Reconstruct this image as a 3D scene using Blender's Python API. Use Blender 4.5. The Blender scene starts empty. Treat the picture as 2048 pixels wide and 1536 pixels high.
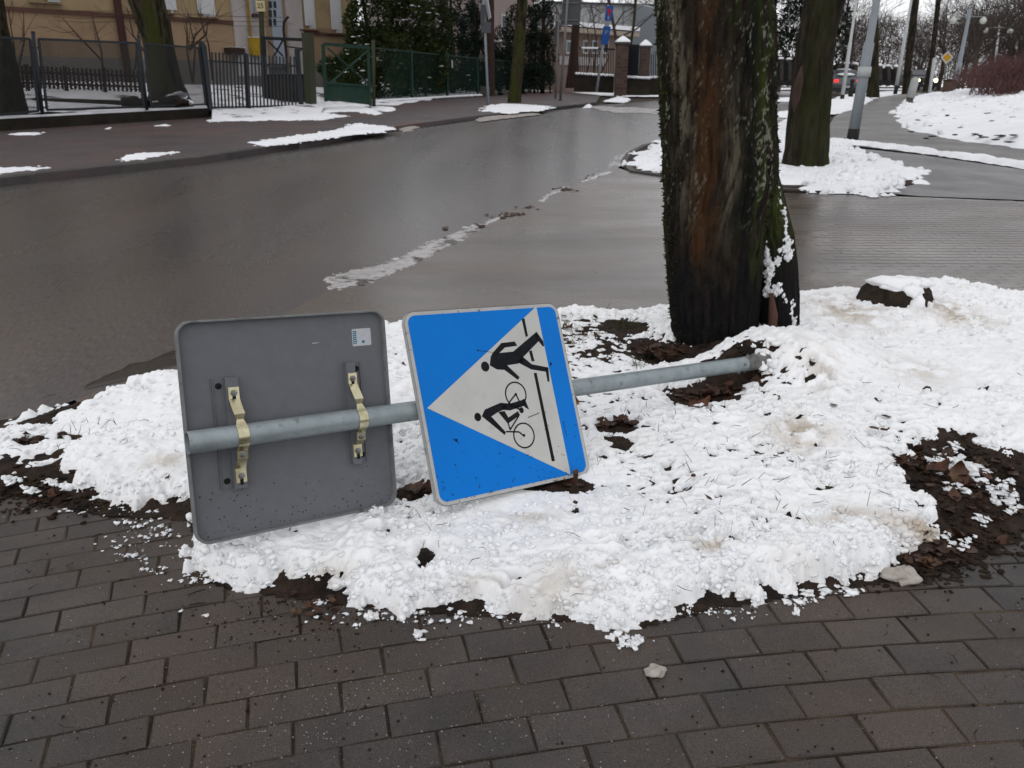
import bpy, bmesh, math, random
import numpy as np
from mathutils import Vector, Matrix

random.seed(7)
np.random.seed(7)
scene = bpy.context.scene
COL = scene.collection

# ------------------------------------------------------------------ camera
CAM_H, PITCH, ROLL, FPX = 1.2885, 0.359385, 0.005, 1605.0      # focal length in pixels of a 2048 px wide frame
_fw = np.array([0, math.cos(PITCH), -math.sin(PITCH)])
_rt0 = np.array([1.0, 0, 0]); _up0 = np.cross(_rt0, _fw)
_rt = math.cos(ROLL) * _rt0 + math.sin(ROLL) * _up0
_up = -math.sin(ROLL) * _rt0 + math.cos(ROLL) * _up0
cam_d = bpy.data.cameras.new('camera')
cam = bpy.data.objects.new('camera', cam_d); COL.objects.link(cam)
cam.matrix_world = Matrix(((_rt[0], _up[0], -_fw[0], 0), (_rt[1], _up[1], -_fw[1], 0), (_rt[2], _up[2], -_fw[2], CAM_H), (0, 0, 0, 1)))
cam_d.sensor_fit = 'HORIZONTAL'; cam_d.sensor_width = 36.0; cam_d.lens = FPX / 2048 * 36.0
cam_d.clip_start = 0.05; cam_d.clip_end = 1500
cam_d.dof.use_dof = True; cam_d.dof.focus_distance = 2.35; cam_d.dof.aperture_fstop = 8.0
scene.camera = cam

# ------------------------------------------------------------------ overcast winter daylight
SUN_EL, SUN_AZ = math.radians(38), math.radians(205)
world = bpy.data.worlds.new('World'); scene.world = world; world.use_nodes = True
nt = world.node_tree; nt.nodes.clear()
sky = nt.nodes.new('ShaderNodeTexSky'); sky.sky_type = 'NISHITA'; sky.sun_disc = False
sky.sun_elevation = SUN_EL; sky.sun_rotation = SUN_AZ; sky.air_density = 1.0; sky.dust_density = 0.6; sky.ozone_density = 1.0
hs = nt.nodes.new('ShaderNodeHueSaturation'); hs.inputs['Saturation'].default_value = 0.14
tint = nt.nodes.new('ShaderNodeMixRGB'); tint.blend_type = 'MULTIPLY'; tint.inputs[0].default_value = 1.0
tint.inputs[2].default_value = (0.98, 0.98, 1.0, 1)
cloud = nt.nodes.new('ShaderNodeMixRGB'); cloud.inputs[0].default_value = 0.8; cloud.inputs[2].default_value = (7.7, 7.75, 7.95, 1)   # even cloud deck over the clear sky
bg = nt.nodes.new('ShaderNodeBackground'); bg.inputs[1].default_value = 0.11
wo = nt.nodes.new('ShaderNodeOutputWorld')
nt.links.new(sky.outputs[0], hs.inputs['Color']); nt.links.new(hs.outputs[0], tint.inputs[1])
nt.links.new(tint.outputs[0], cloud.inputs[1]); nt.links.new(cloud.outputs[0], bg.inputs[0]); nt.links.new(bg.outputs[0], wo.inputs[0])
sd_ = bpy.data.lights.new('sun', 'SUN'); sd_.energy = 0.5; sd_.angle = math.radians(60); sd_.color = (1.0, 0.98, 0.95)
sun = bpy.data.objects.new('sun', sd_); COL.objects.link(sun)
_sv = Vector((math.sin(SUN_AZ) * math.cos(SUN_EL), math.cos(SUN_AZ) * math.cos(SUN_EL), math.sin(SUN_EL)))
sun.rotation_euler = _sv.to_track_quat('Z', 'Y').to_euler(); sun.location = (0, 0, 30)
vs = scene.view_settings
vs.view_transform = 'Standard'; vs.look = 'None'; vs.exposure = 0.24; vs.gamma = 1.0; vs.use_curve_mapping = False
scene.cycles.max_bounces = 6; scene.cycles.use_denoising = True

# ------------------------------------------------------------------ ground shape and surveying
def gz(y): return np.interp(y, [-60, 6, 40, 600], [0, 0, 0.68, 0.68])
def ray(px, py): return _fw + (px - 1024) / FPX * _rt - (py - 768) / FPX * _up
def G(px, py, dz=0.0):
    """point of the ground (raised by dz) seen at a photo pixel"""
    d = ray(px, py); lo, hi = 0.3, 900.0
    f = lambda t: CAM_H + d[2] * t - gz(d[1] * t) - dz
    if f(hi) > 0: hi_t = 150.0 / d[1]; return np.array([d[0] * hi_t, 150.0, gz(150.0) + dz])
    for _ in range(60):
        m = .5 * (lo + hi)
        if f(m) > 0: lo = m
        else: hi = m
    return np.array([d[0] * lo, d[1] * lo, CAM_H + d[2] * lo])
def at(px, py, y):
    """point at distance y (along the ground axis) seen at a photo pixel"""
    d = ray(px, py); t = y / d[1]
    return np.array([d[0] * t, y, CAM_H + d[2] * t])
def GP(pts, dz=0.0): return np.array([G(a, b, dz)[:2] for a, b in pts])
def onplane(px, py, p0, n):
    d = ray(px, py); o = np.array([0, 0, CAM_H]); t = np.dot(p0 - o, n) / np.dot(d, n)
    return o + d * t

# ------------------------------------------------------------------ noise
def _h(ix, iy, s):
    n = (ix.astype(np.int64) * 374761393 + iy.astype(np.int64) * 668265263 + s * 974711) & 0x7fffffff
    n = ((n ^ (n >> 13)) * 1274126177) & 0x7fffffff
    return ((n ^ (n >> 16)) & 0xffffff) / float(0xffffff)
def vnoise(x, y, s=0):
    ix, iy = np.floor(x), np.floor(y); fx, fy = x - ix, y - iy
    fx = fx * fx * (3 - 2 * fx); fy = fy * fy * (3 - 2 * fy)
    a, b, c, d = _h(ix, iy, s), _h(ix + 1, iy, s), _h(ix, iy + 1, s), _h(ix + 1, iy + 1, s)
    return (a + (b - a) * fx) * (1 - fy) + (c + (d - c) * fx) * fy
def fbm(x, y, o=4, s=0):
    r = 0; a = .5; t = 0
    for i in range(o):
        r = r + a * vnoise(x * 2 ** i + 17.3 * i, y * 2 ** i - 9.1 * i, s + i); t += a; a *= .55
    return r / t
def worley(x, y, s=0):
    ix, iy = np.floor(x), np.floor(y); best = np.full(np.shape(x), 9.0)
    for dx in (-1, 0, 1):
        for dy in (-1, 0, 1):
            cx, cy = ix + dx, iy + dy
            d = (cx + _h(cx, cy, s) - x) ** 2 + (cy + _h(cx, cy, s + 5) - y) ** 2
            best = np.minimum(best, d)
    return np.sqrt(best)
def bump(x, y, s=0):
    f = worley(x, y, s); return np.sqrt(np.clip(1 - (f / .95) ** 2, 0, 1))
def billow(x, y, o=5, s=0, g=.5):
    r = 0; a = 1.0; t = 0
    for i in range(o):
        n = vnoise(x * 2.03 ** i + 11.7 * i, y * 2.03 ** i - 5.3 * i, s + i); r = r + a * np.minimum(1, np.abs(2 * n - 1) * 1.25); t += a; a *= g
    return r / t
def sstep(x, a, b): t = np.clip((x - a) / (b - a), 0, 1); return t * t * (3 - 2 * t)
def sdf(x, y, poly):
    """signed distance to a polygon, positive inside"""
    best = np.full(x.shape, 1e9); ins = np.zeros(x.shape, bool); n = len(poly)
    for i in range(n):
        ax, ay = poly[i]; bx, by = poly[(i + 1) % n]; ex, ey = bx - ax, by - ay
        t = np.clip(((x - ax) * ex + (y - ay) * ey) / (ex * ex + ey * ey + 1e-12), 0, 1)
        best = np.minimum(best, (x - ax - t * ex) ** 2 + (y - ay - t * ey) ** 2)
        c = ((ay > y) != (by > y)); ins ^= c & (x < ex * (y - ay) / (ey if abs(ey) > 1e-12 else 1e-12) + ax)
    return np.where(ins, 1, -1) * np.sqrt(best)

# ------------------------------------------------------------------ objects
def tag(o, label=None, cat=None, group=None, kind=None):
    if label: o['label'] = label
    if cat: o['category'] = cat
    if group: o['group'] = group
    if kind: o['kind'] = kind
    return o
def root(name, loc, label=None, cat=None, group=None):
    o = bpy.data.objects.new(name, None); COL.objects.link(o); o.location = Vector(loc); o.empty_display_size = .1
    o['origin'] = [float(v) for v in loc]
    return tag(o, label, cat, group)
def origin(p):
    return np.array(p['origin']) if p is not None and 'origin' in p.keys() else np.zeros(3)
def setp(o, parent):
    if parent is not None:
        o.parent = parent; o['origin'] = [float(v) for v in origin(parent)]
def mesh_np(name, V, F, mat, parent=None, smooth=False, attrs=None):
    V = np.asarray(V, float).reshape(-1, 3) - origin(parent)
    me = bpy.data.meshes.new(name)
    if isinstance(F, np.ndarray) and F.ndim == 2:
        k = F.shape[1]; me.vertices.add(len(V)); me.vertices.foreach_set('co', V.astype(np.float32).ravel())
        me.loops.add(F.size); me.loops.foreach_set('vertex_index', F.astype(np.int32).ravel())
        me.polygons.add(len(F)); me.polygons.foreach_set('loop_start', np.arange(0, F.size, k, dtype=np.int32))
        me.update(calc_edges=True)
    else:
        me.from_pydata([tuple(v) for v in V], [], F)
    if smooth: me.polygons.foreach_set('use_smooth', np.ones(len(me.polygons), bool))
    if attrs:
        for an, av in attrs.items():
            a = me.attributes.new(an, 'FLOAT', 'POINT'); a.data.foreach_set('value', np.asarray(av, np.float32).ravel())
    me.update(); me.materials.append(mat)
    o = bpy.data.objects.new(name, me); COL.objects.link(o); setp(o, parent)
    return o
def nrm(v): v = np.asarray(v, float); return v / (np.linalg.norm(v) + 1e-12)
class MB:
    def __init__(s): s.v = []; s.f = []
    def add(s, V, F):
        b = len(s.v); s.v += [tuple(map(float, p)) for p in V]; s.f += [tuple(i + b for i in q) for q in F]
    def box(s, c, size, ax=None, bevel=0.0):
        ax = np.eye(3) if ax is None else np.asarray(ax); h = np.asarray(size) / 2.0; c = np.asarray(c, float)
        if bevel <= 0:
            V = [c + ax[0] * h[0] * i + ax[1] * h[1] * j + ax[2] * h[2] * k for k in (-1, 1) for j in (-1, 1) for i in (-1, 1)]
            F = [(0, 2, 3, 1), (4, 5, 7, 6), (0, 1, 5, 4), (2, 6, 7, 3), (0, 4, 6, 2), (1, 3, 7, 5)]
        else:
            V = []
            for k, ins in ((-h[2], 0), (h[2] - bevel, 0), (h[2], bevel)):
                for i, j in ((-1, -1), (1, -1), (1, 1), (-1, 1)):
                    V.append(c + ax[0] * (h[0] - ins) * i + ax[1] * (h[1] - ins) * j + ax[2] * k)
            F = [(3, 2, 1, 0), (8, 9, 10, 11)]
            for r in (0, 4):
                for i in range(4): F.append((r + i, r + (i + 1) % 4, r + 4 + (i + 1) % 4, r + 4 + i))
        s.add(V, F); return s
    def bar(s, a, b, w, t=None, up=(0, 0, 1)):
        a, b = np.asarray(a, float), np.asarray(b, float); d = nrm(b - a); t = w if t is None else t
        u = np.asarray(up, float)
        if abs(np.dot(u, d)) > .95: u = np.array([1.0, 0, 0])
        e = nrm(np.cross(d, u)); g = np.cross(e, d)
        return s.box((a + b) / 2, (np.linalg.norm(b - a), w, t), (d, e, g))
    def tube(s, pts, rad, n=8, cap=True):
        pts = [np.asarray(p, float) for p in pts]; m = len(pts)
        rad = [rad] * m if np.isscalar(rad) else rad
        V = []; e = None
        for i, p in enumerate(pts):
            d = nrm(pts[min(i + 1, m - 1)] - pts[max(i - 1, 0)])
            if e is None:
                e = np.cross(d, (0, 0, 1.0))
                if np.linalg.norm(e) < .1: e = np.cross(d, (0, 1.0, 0))
            e = nrm(e - d * np.dot(e, d)); g = np.cross(d, e)
            for k in range(n):
                a = 2 * math.pi * k / n; V.append(p + rad[i] * (math.cos(a) * e + math.sin(a) * g))
        F = [(i * n + k, i * n + (k + 1) % n, (i + 1) * n + (k + 1) % n, (i + 1) * n + k) for i in range(m - 1) for k in range(n)]
        if cap: F += [tuple(range(n))[::-1], tuple(range((m - 1) * n, m * n))]
        s.add(V, F); return s
    def prism(s, poly, o, u, v, n, t):
        """polygon in (u,v) coordinates, thickness t along n from o"""
        o, u, v, n = map(lambda q: np.asarray(q, float), (o, u, v, n)); m = len(poly)
        V = [o + u * a + v * b for a, b in poly] + [o + u * a + v * b + n * t for a, b in poly]
        F = [tuple(range(m))[::-1], tuple(range(m, 2 * m))] + [(i, (i + 1) % m, m + (i + 1) % m, m + i) for i in range(m)]
        s.add(V, F); return s
    def ring(s, c, ax, r0, r1, t, n=32, sq=1.0):
        u, v, w = [np.asarray(q, float) for q in ax]; c = np.asarray(c, float); V = []
        for z in (0, t):
            for r in (r0, r1):
                for k in range(n):
                    a = 2 * math.pi * k / n; V.append(c + (u * math.cos(a) * sq + v * math.sin(a)) * r + w * z)
        F = []
        for k in range(n):
            q = (k + 1) % n
            F += [(2 * n + k, 2 * n + q, 3 * n + q, 3 * n + k), (n + k, n + q, 3 * n + q, 3 * n + k), (k, q, 2 * n + q, 2 * n + k), (k, q, n + q, n + k)]
        s.add(V, F); return s
    def lathe(s, c, prof, n=16, ax=None):
        ax = np.eye(3) if ax is None else np.asarray(ax); c = np.asarray(c, float)
        V = [c + ax[2] * z + r * (math.cos(2 * math.pi * k / n) * ax[0] + math.sin(2 * math.pi * k / n) * ax[1]) for r, z in prof for k in range(n)]
        m = len(prof)
        F = [(i * n + k, i * n + (k + 1) % n, (i + 1) * n + (k + 1) % n, (i + 1) * n + k) for i in range(m - 1) for k in range(n)]
        F += [tuple(range(n))[::-1], tuple(range((m - 1) * n, m * n))]
        s.add(V, F); return s
    def lump(s, c, r, seed=0, n=9, flat=.7, rough=.25):
        rs = np.random.RandomState(seed); ph = rs.rand(6) * 6.28; V = []; c = np.asarray(c, float); r = np.asarray(r, float) * np.ones(3)
        for i in range(n + 1):
            th = math.pi * i / n
            for k in range(2 * n):
                a = math.pi * k / n
                q = 1 + rough * (math.sin(2 * a + ph[0] + 2 * th) * .4 + math.sin(3 * a + ph[1] - 3 * th) * .3 + math.sin(5 * th + ph[2] + 4 * a) * .3 + .25 * (rs.rand() - .5))
                V.append(c + q * r * np.array([math.sin(th) * math.cos(a), math.sin(th) * math.sin(a), flat * math.cos(th)]))
        m = 2 * n
        F = [(i * m + k, i * m + (k + 1) % m, (i + 1) * m + (k + 1) % m, (i + 1) * m + k) for i in range(n) for k in range(m)]
        s.add(V, F); return s
    def build(s, name, mat, parent=None, smooth=False, auto=None):
        o = mesh_np(name, s.v, s.f, mat, parent, smooth)
        if auto is not None:
            bm = bmesh.new(); bm.from_mesh(o.data); bmesh.ops.recalc_face_normals(bm, faces=bm.faces)
            for f_ in bm.faces: f_.smooth = True
            for e_ in bm.edges:
                if len(e_.link_faces) == 2 and e_.calc_face_angle(0) > auto: e_.smooth = False
            bm.to_mesh(o.data); bm.free()
        return o
_ico = None
def clumps(P, R, seed, squash=(1, 1, 1), rough=.35):
    """many little rounded clods at points P with radii R -> vertex and face arrays"""
    global _ico
    if _ico is None:
        bm = bmesh.new(); bmesh.ops.create_icosphere(bm, subdivisions=2, radius=1.0); bm.verts.ensure_lookup_table()
        _ico = (np.array([v.co[:] for v in bm.verts]), np.array([[v.index for v in f.verts] for f in bm.faces])); bm.free()
    v, f = _ico; rs = np.random.RandomState(seed); n = len(P)
    k = rs.normal(size=(n, 3, 3)) * 2.2; ph = rs.rand(n, 3) * 6.28
    w = sum(np.sin(np.einsum('vd,nd->nv', v, k[:, i]) + ph[:, i:i + 1]) for i in range(3)) / 3
    s_ = rs.uniform(.75, 1.25, (n, 1, 3)) * np.array(squash)
    V = P[:, None, :] + v[None] * (R[:, None] * (1 + rough * w))[..., None] * s_
    F = f[None] + (np.arange(n) * len(v))[:, None, None]
    return V.reshape(-1, 3), F.reshape(-1, 3)
def copy_tree(o, parent=None, dloc=None):
    c = o.copy(); COL.objects.link(c)
    if parent is not None: c.parent = parent
    for ch in list(o.children): copy_tree(ch, c)
    return c

# ------------------------------------------------------------------ materials
def mat(name, c1, c2=None, scale=8.0, rough=.7, bump_=0.0, bscale=60.0, stretch=(1, 1, 1), rotz=0.0, c3=None, s3=1.5, lo3=.5, hi3=.65, rvar=0.0, metal=0.0,
        rnd=0.0, spec=.2, coord='pos', lo=.35, hi=.65, emit=None, estr=0.0, bdist=.01, det=6.0, bright=False, sss=0.0, speck=0.0, spscale=350.0):
    if not bright: c1, c2, c3 = [None if c is None else tuple(q * .70 for q in c) for c in (c1, c2, c3)]
    m = bpy.data.materials.new(name); m.use_nodes = True; n = m.node_tree.nodes; l = m.node_tree.links
    b = n['Principled BSDF']; b.inputs['Roughness'].default_value = rough; b.inputs['Metallic'].default_value = metal
    b.inputs['Specular IOR Level'].default_value = spec
    if coord == 'pos': co = n.new('ShaderNodeNewGeometry').outputs['Position']
    else: co = n.new('ShaderNodeTexCoord').outputs['Object']
    mp = n.new('ShaderNodeMapping'); mp.inputs['Scale'].default_value = stretch; mp.inputs['Rotation'].default_value = (0, 0, rotz); l.new(co, mp.inputs[0])
    def noise(sc, d=det, r=.6):
        t = n.new('ShaderNodeTexNoise'); t.inputs['Scale'].default_value = sc; t.inputs['Detail'].default_value = d; t.inputs['Roughness'].default_value = r
        l.new(mp.outputs[0], t.inputs[0]); return t.outputs[0]
    def ramp(src, a, bb):
        r = n.new('ShaderNodeMapRange'); r.inputs[1].default_value = a; r.inputs[2].default_value = bb; l.new(src, r.inputs[0]); return r.outputs[0]
    def mix(f, a, bb, mode='MIX'):
        x = n.new('ShaderNodeMixRGB'); x.blend_type = mode
        for i, q in ((0, f), (1, a), (2, bb)):
            if isinstance(q, (int, float)): x.inputs[i].default_value = q
            elif isinstance(q, tuple): x.inputs[i].default_value = (*q, 1)
            else: l.new(q, x.inputs[i])
        return x.outputs[0]
    col = tuple(c1); k1 = None
    if c2 is not None: k1 = ramp(noise(scale), lo, hi); col = mix(k1, tuple(c1), tuple(c2))
    if c3 is not None: col = mix(ramp(noise(s3), lo3, hi3), col, tuple(c3))
    if speck > 0:
        mr2 = n.new('ShaderNodeMapRange'); mr2.inputs[1].default_value = .3; mr2.inputs[2].default_value = .7; mr2.inputs[3].default_value = 1 - speck; mr2.inputs[4].default_value = 1 + speck * 1.3
        l.new(noise(spscale, 2.0, .7), mr2.inputs[0]); c2_ = n.new('ShaderNodeCombineXYZ')
        for i in range(3): l.new(mr2.outputs[0], c2_.inputs[i])
        col = mix(1.0, col, c2_.outputs[0], 'MULTIPLY')
    if rnd > 0:
        oi = n.new('ShaderNodeObjectInfo'); mr = n.new('ShaderNodeMapRange'); mr.inputs[3].default_value = 1 - rnd; mr.inputs[4].default_value = 1 + rnd
        l.new(oi.outputs['Random'], mr.inputs[0]); cc = n.new('ShaderNodeCombineXYZ')
        for i in range(3): l.new(mr.outputs[0], cc.inputs[i])
        col = mix(1.0, col, cc.outputs[0], 'MULTIPLY')
    if isinstance(col, tuple): b.inputs['Base Color'].default_value = (*col, 1)
    else: l.new(col, b.inputs['Base Color'])
    if rvar > 0:
        r = n.new('ShaderNodeMapRange'); r.inputs[1].default_value = .3; r.inputs[2].default_value = .7
        r.inputs[3].default_value = max(.05, rough - rvar); r.inputs[4].default_value = min(1, rough + rvar); l.new(noise(scale * .6 + .3), r.inputs[0]); l.new(r.outputs[0], b.inputs['Roughness'])
    if bump_ > 0:
        bp = n.new('ShaderNodeBump'); bp.inputs['Strength'].default_value = bump_; bp.inputs['Distance'].default_value = bdist
        l.new(noise(bscale, 5.0), bp.inputs['Height']); l.new(bp.outputs[0], b.inputs['Normal'])
    if emit:
        b.inputs['Emission Color'].default_value = (*emit, 1); b.inputs['Emission Strength'].default_value = estr
    if sss > 0: b.inputs['Subsurface Weight'].default_value = sss; b.inputs['Subsurface Radius'].default_value = (1, .9, .8); b.inputs['Subsurface Scale'].default_value = .012
    return m
def attr_layers(m, layers):
    """mix further colours over a material's base colour where named mesh attributes say so"""
    n = m.node_tree.nodes; l = m.node_tree.links; b = n['Principled BSDF']; s = b.inputs['Base Color']
    for an, colr in layers:
        a = n.new('ShaderNodeAttribute'); a.attribute_name = an
        x = n.new('ShaderNodeMixRGB'); l.new(a.outputs['Fac'], x.inputs[0])
        if s.is_linked: l.new(s.links[0].from_socket, x.inputs[1])
        else: x.inputs[1].default_value = s.default_value[:]
        x.inputs[2].default_value = (*colr, 1); l.new(x.outputs[0], s)
    return m
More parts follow.
